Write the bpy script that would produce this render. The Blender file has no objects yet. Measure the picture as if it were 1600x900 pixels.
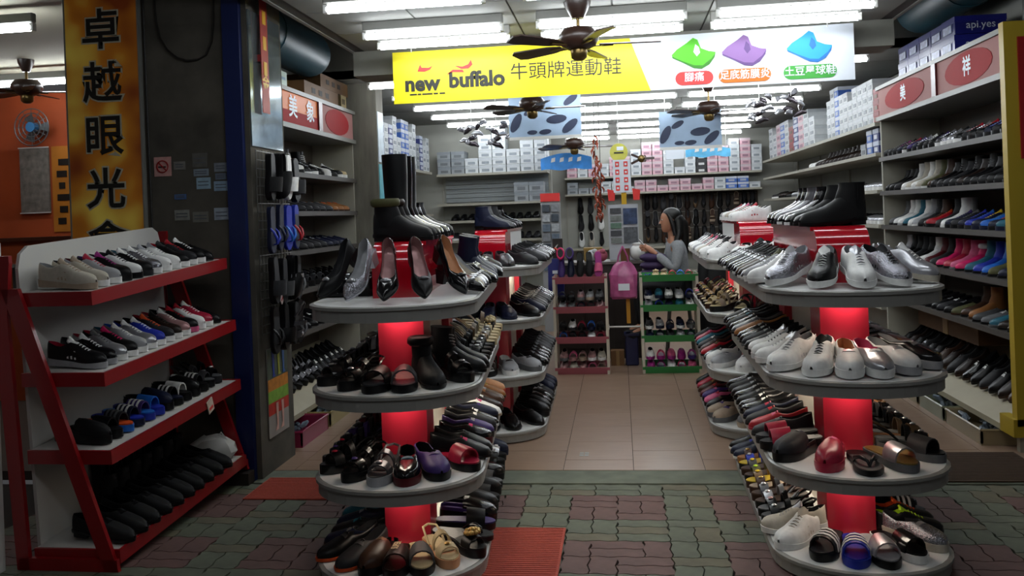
import bpy, bmesh, math, random
from mathutils import Vector, Matrix, Euler
random.seed(7)
SC = bpy.context.scene
COL = SC.collection
PI = math.pi
R = math.radians

# ------------------------------------------------------------------ camera
cd = bpy.data.cameras.new('camera')
cam = bpy.data.objects.new('camera', cd)
COL.objects.link(cam)
SC.camera = cam
cd.sensor_width = 36.0
cd.lens = 36.0 * 1350 / 1600
cd.shift_y = -(450 - 336) / 1600
cd.clip_end = 100
_yaw = math.atan(168 / 1350)
cam.matrix_world = (Matrix.Translation((0, 0, 1.45)) @ Matrix.Rotation(_yaw, 4, 'Z')
                    @ Matrix.Rotation(PI / 2, 4, 'X') @ Matrix.Rotation(-0.037, 4, 'Z'))

# ------------------------------------------------------------------ world, exposure
w = bpy.data.worlds.new('night')
SC.world = w
w.use_nodes = True
w.node_tree.nodes['Background'].inputs[0].default_value = (0.72, 0.72, 0.75, 1)
w.node_tree.nodes['Background'].inputs[1].default_value = 0.05
vs = SC.view_settings
vs.view_transform = 'Standard'
vs.look = 'None'
vs.exposure = 0.5
vs.gamma = 1.0
vs.use_curve_mapping = False
TUBE = 20.5          # emission of the ceiling tubes
TRAY = 12.0           # emission of the small strips under the gondola trays
SC.cycles.max_bounces = 6
SC.cycles.diffuse_bounces = 3
SC.cycles.sample_clamp_indirect = 4

# ------------------------------------------------------------------ materials
def lin(c):
    return c / 12.92 if c <= .04045 else ((c + .055) / 1.055) ** 2.4

def rgb(h):
    if isinstance(h, tuple):
        return h
    return tuple(lin(((h >> s) & 255) / 255) for s in (16, 8, 0))

MC = {}
def M(name, col, rough=.5, metal=0., emit=0., noise=0., scale=8., bump=0., coat=0., spec=None, alpha=1., trans=0., stretch=None):
    if name in MC:
        return MC[name]
    m = bpy.data.materials.new(name)
    m.use_nodes = True
    nt = m.node_tree
    b = nt.nodes['Principled BSDF']
    c = rgb(col)
    b.inputs['Base Color'].default_value = (*c, 1)
    b.inputs['Roughness'].default_value = rough
    b.inputs['Metallic'].default_value = metal
    if spec is not None:
        b.inputs['Specular IOR Level'].default_value = spec
    if coat:
        b.inputs['Coat Weight'].default_value = coat
        b.inputs['Coat Roughness'].default_value = .08
    if trans:
        b.inputs['Transmission Weight'].default_value = trans
    if alpha < 1:
        b.inputs['Alpha'].default_value = alpha
    if emit:
        b.inputs['Emission Color'].default_value = (*c, 1)
        b.inputs['Emission Strength'].default_value = emit
    if noise or bump:
        tc = nt.nodes.new('ShaderNodeTexCoord')
        n = nt.nodes.new('ShaderNodeTexNoise')
        n.inputs['Scale'].default_value = scale
        n.inputs['Detail'].default_value = 6
        if stretch:
            mp = nt.nodes.new('ShaderNodeMapping')
            mp.inputs['Scale'].default_value = stretch
            nt.links.new(tc.outputs['Object'], mp.inputs[0])
            nt.links.new(mp.outputs[0], n.inputs['Vector'])
        else:
            nt.links.new(tc.outputs['Object'], n.inputs['Vector'])
        if noise:
            r = nt.nodes.new('ShaderNodeValToRGB')
            r.color_ramp.elements[0].position = .3
            r.color_ramp.elements[1].position = .7
            r.color_ramp.elements[0].color = (*[max(0, x * (1 - noise)) for x in c], 1)
            r.color_ramp.elements[1].color = (*[min(1, x * (1 + noise)) for x in c], 1)
            nt.links.new(n.outputs[0], r.inputs[0])
            nt.links.new(r.outputs[0], b.inputs['Base Color'])
        if bump:
            bp = nt.nodes.new('ShaderNodeBump')
            bp.inputs['Strength'].default_value = bump
            bp.inputs['Distance'].default_value = .01
            nt.links.new(n.outputs[0], bp.inputs['Height'])
            nt.links.new(bp.outputs[0], b.inputs['Normal'])
    MC[name] = m
    return m

# ------------------------------------------------------------------ mesh builder
class MB:
    def __init__(s):
        s.v = []; s.f = []
    def add(s, vs, fs):
        o = len(s.v)
        s.v += [tuple(p) for p in vs]
        s.f += [tuple(i + o for i in f) for f in fs]
        return s
    def bx(s, x0, y0, z0, x1, y1, z1):
        v = [(x, y, z) for z in (z0, z1) for y in (y0, y1) for x in (x0, x1)]
        return s.add(v, [(0, 2, 3, 1), (4, 5, 7, 6), (0, 1, 5, 4), (2, 6, 7, 3), (0, 4, 6, 2), (1, 3, 7, 5)])
    def bar(s, a, b, wx, wy):
        """square-section bar from a to b"""
        a, b = Vector(a), Vector(b)
        d = (b - a).normalized()
        u = d.cross(Vector((0, 1, 0)))
        if u.length < .01:
            u = d.cross(Vector((1, 0, 0)))
        u.normalize(); q = d.cross(u)
        v = [p + u * (wx * i / 2) + q * (wy * j / 2) for p in (a, b) for i, j in ((-1, -1), (1, -1), (1, 1), (-1, 1))]
        return s.add(v, [(3, 2, 1, 0), (4, 5, 6, 7), (0, 1, 5, 4), (1, 2, 6, 5), (2, 3, 7, 6), (3, 0, 4, 7)])
    def rings(s, rs, caps=True, closed=True):
        n = len(rs[0]); o = len(s.v)
        for r in rs:
            s.v += [tuple(p) for p in r]
        for i in range(len(rs) - 1):
            for k in range(n if closed else n - 1):
                a = o + i * n + k; b = o + i * n + (k + 1) % n
                s.f.append((a, b, b + n, a + n))
        if caps:
            s.f.append(tuple(o + k for k in reversed(range(n))))
            s.f.append(tuple(o + (len(rs) - 1) * n + k for k in range(n)))
        return s
    def cyl(s, a, b, r0, r1=None, n=12, caps=True):
        if r1 is None: r1 = r0
        a, b = Vector(a), Vector(b)
        d = (b - a).normalized()
        u = d.orthogonal().normalized(); q = d.cross(u)
        return s.rings([[p + (u * math.cos(2 * PI * k / n) + q * math.sin(2 * PI * k / n)) * r for k in range(n)] for p, r in ((a, r0), (b, r1))], caps)
    def tube(s, pts, r, n=6, caps=True):
        pts = [Vector(p) for p in pts]
        rs = []; u = None
        for i, p in enumerate(pts):
            d = (pts[min(i + 1, len(pts) - 1)] - pts[max(i - 1, 0)]).normalized()
            u = d.orthogonal().normalized() if u is None else (u - d * u.dot(d)).normalized()
            q = d.cross(u)
            rr = r[i] if isinstance(r, (list, tuple)) else r
            rs.append([p + (u * math.cos(2 * PI * k / n) + q * math.sin(2 * PI * k / n)) * rr for k in range(n)])
        return s.rings(rs, caps)
    def lathe(s, prof, c=(0, 0, 0), n=16, caps=True):
        return s.rings([[(c[0] + r * math.cos(2 * PI * k / n), c[1] + r * math.sin(2 * PI * k / n), c[2] + z) for k in range(n)] for r, z in prof], caps)
    def prism(s, pts, z0, z1):
        return s.rings([[(x, y, z) for x, y in pts] for z in (z0, z1)])
    def ball(s, c, r, nu=10, nv=6):
        if not isinstance(r, tuple): r = (r, r, r)
        rs = []
        for j in range(nv + 1):
            a = PI * (j + .02) / (nv + .04) - PI / 2
            rs.append([(c[0] + r[0] * math.cos(a) * math.cos(2 * PI * k / nu), c[1] + r[1] * math.cos(a) * math.sin(2 * PI * k / nu), c[2] + r[2] * math.sin(a)) for k in range(nu)])
        return s.rings(rs)
    def mesh(s, name, smooth=None, bevel=0.):
        me = bpy.data.meshes.new(name)
        me.from_pydata(s.v, [], s.f)
        if bevel:
            bm = bmesh.new(); bm.from_mesh(me)
            bmesh.ops.bevel(bm, geom=bm.edges[:], offset=bevel, segments=1, affect='EDGES', clamp_overlap=True)
            bm.to_mesh(me); bm.free()
        if smooth:
            for p in me.polygons: p.use_smooth = True
            me.set_sharp_from_angle(angle=R(smooth))
        me.validate()
        me.update()
        return me
    def obj(s, name, mat, parent=None, smooth=None, bevel=0., loc=None, rot=None):
        return mesh_obj(name, s.mesh(name, smooth, bevel), mat, parent, loc, rot)

def mesh_obj(name, me, mat, parent=None, loc=None, rot=None, own=True):
    o = bpy.data.objects.new(name, me)
    COL.objects.link(o)
    if own:
        me.materials.clear()
        me.materials.append(mat)
    if parent: o.parent = parent
    if loc: o.location = loc
    if rot: o.rotation_euler = rot
    return o

def tag(o, label=None, cat=None, group=None, kind=None):
    if label: o['label'] = label
    if cat: o['category'] = cat
    if group: o['group'] = group
    if kind: o['kind'] = kind
    return o

def thing(name, label, cat, loc=(0, 0, 0), rotz=0., group=None):
    o = bpy.data.objects.new(name, None)
    COL.objects.link(o)
    o.location = loc
    o.rotation_euler = (0, 0, rotz)
    o.empty_display_size = .05
    return tag(o, label, cat, group)

def struct(mb, name, mat, label=None, **k):
    o = mb.obj(name, mat, **k)
    o['kind'] = 'structure'
    if label: o['label'] = label
    return o

def text(body, size, mat, parent, loc, rot=(PI / 2, 0, 0), offset=0., extrude=0., name='lettering', align='CENTER', sx=1.):
    c = bpy.data.curves.new('t', 'FONT')
    c.body = body; c.size = size; c.align_x = align; c.align_y = 'CENTER'
    c.offset = offset; c.extrude = extrude; c.resolution_u = 3
    o = bpy.data.objects.new('t', c)
    COL.objects.link(o)
    bpy.context.view_layer.update()
    me = bpy.data.meshes.new_from_object(o.evaluated_get(bpy.context.evaluated_depsgraph_get()))
    bpy.data.objects.remove(o); bpy.data.curves.remove(c)
    t = mesh_obj(name, me, mat, parent, loc, rot)
    t.scale = (sx, 1, 1)
    return t

ONES = ['', 'first', 'second', 'third', 'fourth', 'fifth', 'sixth', 'seventh', 'eighth', 'ninth', 'tenth', 'eleventh', 'twelfth', 'thirteenth',
        'fourteenth', 'fifteenth', 'sixteenth', 'seventeenth', 'eighteenth', 'nineteenth', 'twentieth']
def nth(i):
    if i <= 20: return ONES[i]
    t, u = divmod(i, 10)
    a = {2: 'twent', 3: 'thirt', 4: 'fort'}[t]
    return a + 'ieth' if u == 0 else a + 'y-' + ONES[u]

# ================================================================== SETTING
m_conc = M('concrete', 0x4a463e, .9, noise=.35, scale=5, bump=.3)
m_wall = M('painted_wall', 0x9a9a92, .8, noise=.06, scale=3)
m_tile = M('floor_tile', 0x8c7462, .3, noise=.09, scale=4, stretch=(1.5, 10, 1), bump=.02)
m_grout = M('tile_grout', 0x3c322a, .8)
m_green = M('paver_green', 0x555a4b, .75, noise=.28, scale=9, bump=.25)
m_red = M('paver_red', 0x5d433f, .75, noise=.25, scale=9, bump=.25)
m_joint = M('paver_joint', 0x1d1c18, .95)
m_strip = M('threshold_concrete', 0x5f6557, .8, noise=.25, scale=7, bump=.2)
m_ceil = M('ceiling_panel', 0x7d7d78, .85, noise=.04, scale=6)
m_ceilgap = M('ceiling_joint', 0x4c4c4a, .9)

# --- inner tiled floor, tiles as pieces
fl = struct(MB().bx(-6.4, 4.87, -.06, 2.9, 14.6, -.004), 'floor', m_grout, 'brown tiled shop floor')
tm = MB().bx(0, 0, -.004, .391, .3938, .0).mesh('tile')
tm.materials.append(m_tile)
for i in range(-6, 6):
    for j in range(12):
        y0 = 4.872 + j * .395 - (.19 if (i % 2 and j) else 0)
        x0 = .028 + i * .395
        if j == 0:
            MB().bx(x0, 4.872, -.004, x0 + .391, (4.872 + .395 - .19 - .004) if i % 2 else 5.263, 0).obj('tile', m_tile, fl)
        else:
            mesh_obj('tile', tm, None, fl, (x0, y0, 0), own=False)
MB().bx(-2.75, 9.4, -.004, 2.75, 14.0, -.001).obj('far_tiling', m_tile, fl)
# --- threshold strip and pavers
struct(MB().bx(-3.2, 4.64, -.06, 2.9, 4.868, -.002), 'trim_1', m_strip, 'grey green concrete strip between pavers and tiles')
pv = struct(MB().bx(-6.4, -1.0, -.09, 5.0, 4.638, -.012), 'floor_pavement', m_joint, 'arcade pavement of red and green interlocking pavers')
CX, CY = .115, .0875
def paver_mesh(w, d, name):
    mb = MB(); g = .003; pts = []
    n = 6
    def wave(t, L): return .0055 * math.sin(2 * PI * t * L / .115)
    for i in range(n): pts.append((g + (w - 2 * g) * i / n, g + wave(i / n, w)))
    for i in range(n): pts.append((w - g + wave(i / n, d), g + (d - 2 * g) * i / n))
    for i in range(n): pts.append((w - g - (w - 2 * g) * i / n, d - g + wave(1 - i / n, w)))
    for i in range(n): pts.append((g + wave(1 - i / n, d), d - g - (d - 2 * g) * i / n))
    return mb.prism(pts, -.02, 0).mesh(name)
pm = {}
m_khaki = M('paver_khaki', 0x5b5745, .75, noise=.25, scale=9, bump=.25)
for k, (w_, d_) in {'h': (2 * CX, CY), 'v': (CX, 2 * CY), 's': (CX, CY)}.items():
    for c_, mt in (('g', m_green), ('r', m_red), ('k', m_khaki)):
        me = paver_mesh(w_, d_, 'paver'); me.materials.append(mt); pm[k + c_] = me
used = set(); far = []; near_n = 0; cand = []
X0, Y1 = -.294, 4.435       # far corner of one red block
for jr in range(-2, 34):
    for ic in range(-24, 24):
        if (ic, jr) in used: continue
        def isred(i, j): return (i % 6) < 4 and (j % 7) < 4
        r0 = isred(ic, jr)
        opts = []
        if (ic + 1, jr) not in used and isred(ic + 1, jr) == r0: opts.append('h')
        if (ic, jr + 1) not in used and isred(ic, jr + 1) == r0: opts.append('v')
        pick = 's' if not opts else 'h' if ('h' in opts and ((ic + 2 * jr) % 5 < 3 or len(opts) == 1)) else 'v'
        if pick == 's': used.add((ic, jr))
        elif pick == 'h': used |= {(ic, jr), (ic + 1, jr)}
        else: used |= {(ic, jr), (ic, jr + 1)}
        x = X0 + ic * CX
        y = Y1 - (jr + (2 if pick == 'v' else 1)) * CY
        if y + CY > 4.66 or x > 4.5: continue
        cand.append((abs(y - 4.0) > .75 or abs(x + .05) > 2.1, abs(y - 3.95) + abs(x) * .2, x, y, pick + ('r' if r0 else 'k' if math.sin(ic * 1.7 + jr * 2.3) > .62 else 'g')))
cand.sort()
for q in cand[:300]:
    mesh_obj('paver', pm[q[4]], None, pv, (q[2], q[3], 0), own=False)
for cc, mt in (('g', m_green), ('r', m_red), ('k', m_khaki)):
    mb = MB()
    for q in cand[300:]:
        if q[4][1] == cc and q[3] > 1.8:
            me = pm[q[4]]
            mb.add([(v.co.x + q[2], v.co.y + q[3], v.co.z) for v in me.vertices], [tuple(p.vertices) for p in me.polygons])
    o = mb.obj('outlying_pavers', mt, pv); o['kind'] = 'stuff'
# --- walls
struct(MB().bx(-2.86, 5.2, 0, -2.74, 14.6, 3.2), 'wall_left', m_wall)
struct(MB().bx(2.74, 4.95, 0, 2.86, 14.6, 3.2), 'wall_right', m_wall)
struct(MB().bx(-2.86, 14.0, 0, 2.86, 14.12, 2.76), 'wall_back', m_wall)
struct(MB().bx(-2.74, 11.2, 0, -.86, 11.3, 2.68), 'wall_partition', m_wall, 'pale partition wall behind the far stock shelves')
# --- ceiling with panels as pieces
ce = struct(MB().bx(-1.9, -.5, 2.686, 1.9, 7.3, 2.74).bx(-2.86, 7.3, 2.686, 2.86, 14.6, 2.76), 'ceiling', m_ceilgap, 'grey suspended ceiling')
cm = MB().bx(.006, .006, -.006, .594, .594, .004).mesh('ceiling_panel'); cm.materials.append(m_ceil)
for j in range(25):
    y = -.5 + j * .6
    for i in range(6 if y < 7.2 else 9):
        mesh_obj('panel', cm, None, ce, ((-1.8 if y < 7.2 else -2.7) + i * .6, y, 2.684), own=False)
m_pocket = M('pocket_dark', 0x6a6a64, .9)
for s_, n_ in ((-1, 'rack'), (1, 'cabinet')):
    q = sorted((s_ * 1.88, s_ * 2.86))
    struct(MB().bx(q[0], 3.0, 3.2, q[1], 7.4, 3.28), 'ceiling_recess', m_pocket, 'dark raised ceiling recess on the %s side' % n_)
    q = sorted((s_ * 1.88, s_ * 1.905))
    struct(MB().bx(q[0], 3.0, 2.68, q[1], 7.3, 3.2), 'trim_%d' % (4 + s_), m_ceil, 'ceiling edge fascia on the %s side' % n_)
    q = sorted((s_ * 1.88, s_ * 2.86))
    struct(MB().bx(q[0], 7.3, 2.68, q[1], 7.36, 3.2), 'wall_recess', m_wall, 'end of the raised ceiling recess on the %s side' % n_)
struct(MB().bx(-1.88, 6.1, 2.5, 1.88, 6.4, 2.677), 'ceiling_beam', M('beam_paint', 0x77776f, .85, noise=.08), 'grey ceiling beam behind the yellow banner')
# --- pillars
pl = struct(MB().bx(-3.16, 4.7, 0, -2.07, 5.2, 3.2), 'wall_pillar', m_conc, 'dark concrete pillar behind the red shoe rack')
struct(MB().bx(-2.5, 7.5, 0, -2.12, 7.72, 2.68), 'wall_pillar', M('concrete_pale', 0x6d6a60, .9, noise=.2, scale=6, bump=.2, stretch=(3, 3, .6)), 'grey concrete pillar at the end of the stock shelves')
struct(MB().bx(2.35, 5.22, 2.42, 2.74, 5.32, 2.68), 'trim_2', M('shutter_grey', 0x55554f, .6), 'grey shutter box over the yellow cabinet')
# neighbouring shop
m_or = M('orange_wall', 0xa8481c, .7, noise=.18, scale=2)
struct(MB().bx(-6.4, 7.5, 0, -2.86, 7.6, 2.76), 'wall_neighbour', m_or, 'orange back wall of the neighbouring shop')
struct(MB().bx(-6.4, 3.0, 2.86, -2.86, 7.6, 2.95), 'ceiling_neighbour', M('cream_ceiling', 0xb4b09c, .8), 'cream ceiling of the neighbouring shop')
struct(MB().bx(-6.5, 3.0, 0, -6.4, 7.6, 2.95), 'wall_neighbour_side', m_or)

# ================================================================== LAMPS
m_tube = M('tube_glow', 0xf4faff, .5, emit=TUBE)
m_white = M('white_enamel', 0xd8d8d4, .4)
def tube_light(x0, x1, y, z, label):
    t = thing('tube_light', label, 'lamp', ((x0 + x1) / 2, y, z), 0, 'ceiling tube lights')
    h = (x1 - x0) / 2
    MB().bx(-h, -.022, .03, h, .022, .09).obj('housing', M('lamp_housing', 0x84847f, .5), t, bevel=.006)
    for s in (-1, 1): MB().bx(s * h - (.025 if s > 0 else 0), -.016, -.02, s * h + (0 if s > 0 else .025), .016, .026).obj('end_socket', m_white, t)
    MB().cyl((-h + .02, 0, 0), (h - .02, 0, 0), .021, n=10).obj('tube', m_tube, t, smooth=60)
rows = [(1.6, 'over the arcade, farther from the shop'), (3.3, 'over the arcade, nearer the shop'), (4.5, 'in the row in front of the shop entrance'), (5.22, 'in the first row before the ceiling beam'), (5.55, 'in the second row before the ceiling beam'),
        (7.2, 'in the first row behind the ceiling beam'), (8.0, 'in the second row behind the ceiling beam'), (8.85, 'in the third row behind the ceiling beam'), (9.7, 'in the fourth row behind the ceiling beam'),
        (10.6, 'in the fifth row behind the ceiling beam'), (11.6, 'in the sixth row behind the ceiling beam'), (12.6, 'in the seventh row behind the ceiling beam'), (13.5, 'in the row nearest the back wall')]
for y, ph in rows:
    spans = [(-1.54, -.66), (-.46, .44), (.61, 1.52)] if y < 6 else [(-2.1, -1.02), (-.62, .62), (.72, 2.02)]
    if y > 11.2: spans[0] = (-.8, -.1); spans[1] = (0, .9); spans[2] = (1.0, 1.9)
    for (a, b), wh in zip(spans, ('on the wall-side rack end', 'in the middle', 'on the yellow cabinet end')):
        tube_light(a, b, y, 2.59, 'glowing ceiling tube light %s, %s' % (ph, wh.replace('on the wall-side rack end', 'red rack end').replace('in the middle', 'middle one').replace('on the yellow cabinet end', 'yellow cabinet end')))
for x0, x1, y, l in ((-4.35, -3.55, 4.95, 'nearest'), (-5.3, -3.9, 6.79, 'farther'), (-6.1, -5.0, 5.6, 'unseen added')):  # last tube is added out of view to brighten this ceiling
    tube_light(x0, x1, y, 2.72, 'bright tube light on the cream ceiling of the neighbouring shop, %s one' % l)

# ================================================================== CEILING FANS
m_fan = M('fan_brown', 0x2c1a12, .35)
m_brass = M('fan_brass', 0x6d5a34, .3, metal=.8)
def ceiling_fan(loc, rot, label, top, s=1.):
    t = thing('ceiling_fan', label, 'fan', loc, rot)
    MB().lathe([(.035 * s, top - loc[2] - .1), (.075 * s, top - loc[2] - .03), (.08 * s, top - loc[2])]).obj('ceiling_cup', m_fan, t, smooth=50)
    MB().cyl((0, 0, .05), (0, 0, top - loc[2] - .08), .011).obj('rod', m_brass, t, smooth=60)
    MB().lathe([(.03, .075), (.09, .07), (.115, .04), (.12, .01), (.1, -.03), (.06, -.05)][::-1], n=20).obj('motor', m_fan, t, smooth=40)
    MB().lathe([(.025, -.115), (.045, -.1), (.05, -.06), (.045, -.045)], n=16).obj('switch_housing', m_brass, t, smooth=50)
    for k in range(5):
        a = 2 * PI * k / 5
        pts = [(.12, -.02), (.2, -.045), (.42, -.062), (.47, -.05), (.475, .03), (.44, .06), (.2, .045), (.12, .02)]
        b = MB().prism([(x * s, y * s) for x, y in pts], -.004, .004).obj('blade', m_fan, t, rot=(R(12), 0, a))
        b.location = (0, 0, -.025)
        MB().bx(.05, -.012, -.012, .2 * s, .012, -.005).obj('blade_arm', m_brass, b)
    return t
ceiling_fan((-.2, 5.05, 2.45), R(4), 'dark brown five-blade ceiling fan in front of the yellow banner', 2.68)
ceiling_fan((-.74, 7.7, 2.42), R(0), 'brown ceiling fan in front of the blue sandal poster', 2.68)
ceiling_fan((.9, 8.6, 2.41), R(-8), 'dark ceiling fan beside the sandal poster over the silver shoes', 2.68, .95)
ceiling_fan((-.5, 10.2, 2.25), R(12), 'small ceiling fan above the blue curved sign', 2.68)
ceiling_fan((-4.75, 6.5, 2.62), R(20), 'bronze ceiling fan in the neighbouring shop', 2.86, .8)

# ================================================================== BANNER
m_yel = M('banner_yellow', 0xf2e300, .5)
m_bw = M('banner_white', 0xd4dae2, .5)
m_ink = M('ink_black', 0x23231c, .6)
m_pr = M('print_red', 0xd8322e, .6)
bn = thing('banner', 'long yellow and white advertising banner hung below the ceiling', 'banner', (0, 5.9, 0))
def quad(name, pts, mat, par, y=-.001, th=.003):
    """flat print: polygon in x-z with a little thickness"""
    mb = MB()
    return mb.rings([[(x, y, z) for x, z in pts], [(x, y + th, z) for x, z in pts]]).obj(name, mat, par)
BX0, BX1, BZ0, BZ1 = -1.535, 1.565, 2.255, 2.615
quad('yellow_field', [(BX0, BZ0), (.24, BZ0), (.11, BZ1), (BX0, BZ1)], m_yel, bn, 0, .006)
quad('white_field', [(.24, BZ0), (BX1, BZ0), (BX1, BZ1 + .01), (.11, BZ1)], m_bw, bn, 0, .006)
text('new', .145, m_ink, bn, (-1.33, -.004, 2.385), offset=.006, sx=1.0)
text('buffalo', .145, m_ink, bn, (-.945, -.004, 2.395), offset=.006, sx=1.0)
text('牛頭牌運動鞋', .125, m_ink, bn, (-.33, -.004, 2.425), offset=.0, sx=1.02)
for k, (a, b) in enumerate(((0, .05), (.056, .08), (.088, .16), (.17, .2), (.212, .25))): quad('small_print', [(-1.42 + a, 2.309), (-1.42 + b, 2.309), (-1.42 + b, 2.319), (-1.42 + a, 2.319)], m_ink, bn, -.004, .002)
for x0, pts in ((-1.36, [(0, .02), (.02, .075), (.03, .05), (.08, .045), (.11, .06), (.09, .03), (.05, .015)]),
                (-1.16, [(0, -.02), (.05, .0), (.13, -.005), (.12, .015), (.05, .02)]),
                (-1.1, [(0, .05), (.06, .04), (.1, .055), (.12, .09), (.13, .05), (.1, .02), (.05, .02)])):
    quad('horn_mark', [(x0 + a, 2.455 + b * .9) for a, b in pts], m_pr, bn, -.004, .002)
def pill(cx, cz, hw, hh, mat, par, y=-.004):
    pts = [(cx + sx * (hw - hh) + hh * math.cos(a), cz + hh * math.sin(a)) for sx, a0 in ((1, -PI / 2), (-1, PI / 2)) for a in [a0 + PI * k / 8 for k in range(9)]]
    return quad('pill', pts, mat, par, y, .002)
def blob(name, pts, cx, cz, s, mat, y=-.004):
    return quad(name, [(cx + a * s, cz + b * s) for a, b in pts], mat, bn, y, .002)
SL = [(-1, .1), (-.75, .35), (-.3, .62), (0, .85), (.2, .75), (.35, .35), (.7, .2), (1, .15), (.95, -.1), (.7, -.4), (.35, -.6), (0, -.55), (-.5, -.25), (-.9, -.05)]
for cx, body, dark, pc, tx, hw in ((.53, 0x4fb41c, 0x2f7a14, 0xd83a38, '腳痛', .125), (.86, 0x7c5890, 0x553670, 0xc86a08, '足底筋膜炎', .17), (1.28, 0x1f98dc, 0x1568b0, 0x3a9a38, '土豆星球鞋', .17)):
    c = M('print_%06x' % body, body, .6); d = M('print_%06x' % dark, dark, .6)
    blob('slipper_print', SL, cx, 2.468, .145, c)
    blob('slipper_print_sole', [(-1, .05), (-.5, -.2), (0, -.42), (.4, -.45), (.8, -.15), (1, .1), (.95, -.1), (.7, -.42), (.35, -.6), (0, -.55), (-.5, -.27), (-.95, -.05)], cx, 2.468, .145, d, -.006)
    blob('slipper_print_opening', [(.1, .55), (.25, .4), (.3, .15), (.15, -.02), (.0, .2)], cx, 2.468, .145, d if cx > .6 else m_bw, -.006)
    pill(cx, 2.322, hw, .045, M('print_pill_%06x' % pc, pc, .6), bn)
    text(tx, .066, m_bw, bn, (cx, -.007, 2.325), offset=.001)
for x in (-1.4, -.1, 1.4):
    MB().cyl((x, 0, 2.61), (x, 0, 2.683), .004).obj('hanging_wire', m_white, bn)

# hanging printed posters inside
m_pb = M('poster_blue', 0x9fb6cf, .6, noise=.12, scale=4)
m_navy = M('print_navy', 0x28324c, .6)
def sandal_poster(x, y, z, w_, h_, label):
    p = thing('hanging_poster', label, 'poster', (x, y, z))
    MB().bx(-w_ / 2, 0, 0, w_ / 2, .006, h_).obj('sheet', m_pb, p)
    for cx, cz, s, a in ((.66, .4, .1, .1), (.84, .22, .095, .7), (.1, .35, .1, 1.1), (.86, .86, .08, .6), (.5, .1, .06, .1), (.32, .1, .05, .05), (.3, .62, .07, .5)):
        pts = []
        for k in range(14):
            t = 2 * PI * k / 14
            u, v = math.cos(t) * s, math.sin(t) * s * .42
            pts.append(((cx - .5) * w_ + u * math.cos(a) - v * math.sin(a), cz * h_ + u * math.sin(a) + v * math.cos(a)))
        pts = [(max(-w_ / 2, min(w_ / 2, a_)), max(0.004, min(h_, b_))) for a_, b_ in pts]
        quad('sandal_print', pts, m_navy, p, -.004, .003)
    MB().bx(-w_ / 2, -.004, -.03, w_ / 2, .008, 0).obj('lower_rail', m_white, p)
    for s in (-1, 1): MB().cyl((s * w_ * .4, .003, h_), (s * w_ * .4, .003, 2.683 - z), .003).obj('hanging_wire', m_white, p)
sandal_poster(-.68, 8.3, 2.2, .7, .39, 'pale blue poster with navy sandals behind the brown ceiling fan')
sandal_poster(.74, 8.9, 2.08, .62, .36, 'pale blue sandal poster hung near the woman and the silver shoes')
def curved_sign(x, y, z, w_, h_, label, col):
    p = thing('hanging_sign', label, 'sign', (x, y, z))
    mb = MB(); n = 12
    ring = lambda yy: [(-w_ / 2 + w_ * k / n, yy, .0 + .01 * math.sin(k)) for k in range(n + 1)] + [(w_ / 2 - w_ * k / n, yy, h_ * (.7 + .3 * math.sin(PI * (1 - k / n)))) for k in range(n + 1)]
    mb.rings([ring(0), ring(.005)]).obj('sheet', M('sign_blue_%06x' % col, col, .5, noise=.25, scale=9), p)
    for s in (-1, 1): MB().cyl((s * w_ * .4, .003, h_ * .75), (s * w_ * .4, .003, 2.683 - z), .003).obj('hanging_wire', m_white, p)
    for k in range(4): quad('print_patch', [(-w_ * .3 + k * w_ * .17 + a, h_ * .45 + b) for a, b in ((0, 0), (.05, .01), (.055, .06), (.01, .05))], m_white, p, -.003, .002)
curved_sign(-.62, 10.5, 1.98, .62, .2, 'bright blue curved sign hanging beneath the sandal poster', 0x2f86d4)
curved_sign(1.02, 10.0, 2.03, .5, .12, 'light blue curved sign hanging above the pink shoeboxes', 0x5db4e0)
MB().bx(.55, 10.02, 2.02, .76, 10.03, 2.2).obj('paper_sheet', m_bw)
tag(bpy.data.objects['paper_sheet'], 'plain white sheet hanging beside the light blue curved sign', 'sheet')
def shoe_bunch(x, y, z, label, col):
    p = thing('hanging_bunch', label, 'hanging display', (x, y, z))
    rnd = random.Random(int(x * 100))
    MB().cyl((0, 0, 0), (0, 0, 2.683 - z), .003).obj('cord', m_white, p)
    for k in range(11):
        a = 2 * PI * k / 11 * 2; r = .03 + .1 * rnd.random()
        c = Vector((r * math.cos(a), r * math.sin(a), -.24 * k / 11 + .03))
        d = Vector((math.cos(a + 1), math.sin(a + 1), -.6 + rnd.random())).normalized() * .06
        MB().tube([c - d, c - d * .4 + Vector((0, 0, .012)), c + d * .3 + Vector((0, 0, .02)), c + d], [.008, .024, .026, .01], 6).obj('charm', M('bunch_%s_%d' % (col, k % 3), [(.3, .3, .33), (.07, .06, .07), (.55, .56, .6)][k % 3], .25, metal=.6), p, smooth=60)
shoe_bunch(-1.45, 8.6, 2.35, 'dangling silver and dark bunch hung near the stock shelf corner', 'a')
shoe_bunch(-1.2, 8.6, 2.33, 'dangling silver and dark bunch hung nearest the sandal poster', 'a')
shoe_bunch(1.3, 8.1, 2.4, 'dangling silver bunch hung beside the dark ceiling fan', 'b')
shoe_bunch(1.62, 8.3, 2.46, 'highest dangling silver bunch hung toward the yellow cabinet', 'b')
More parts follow.
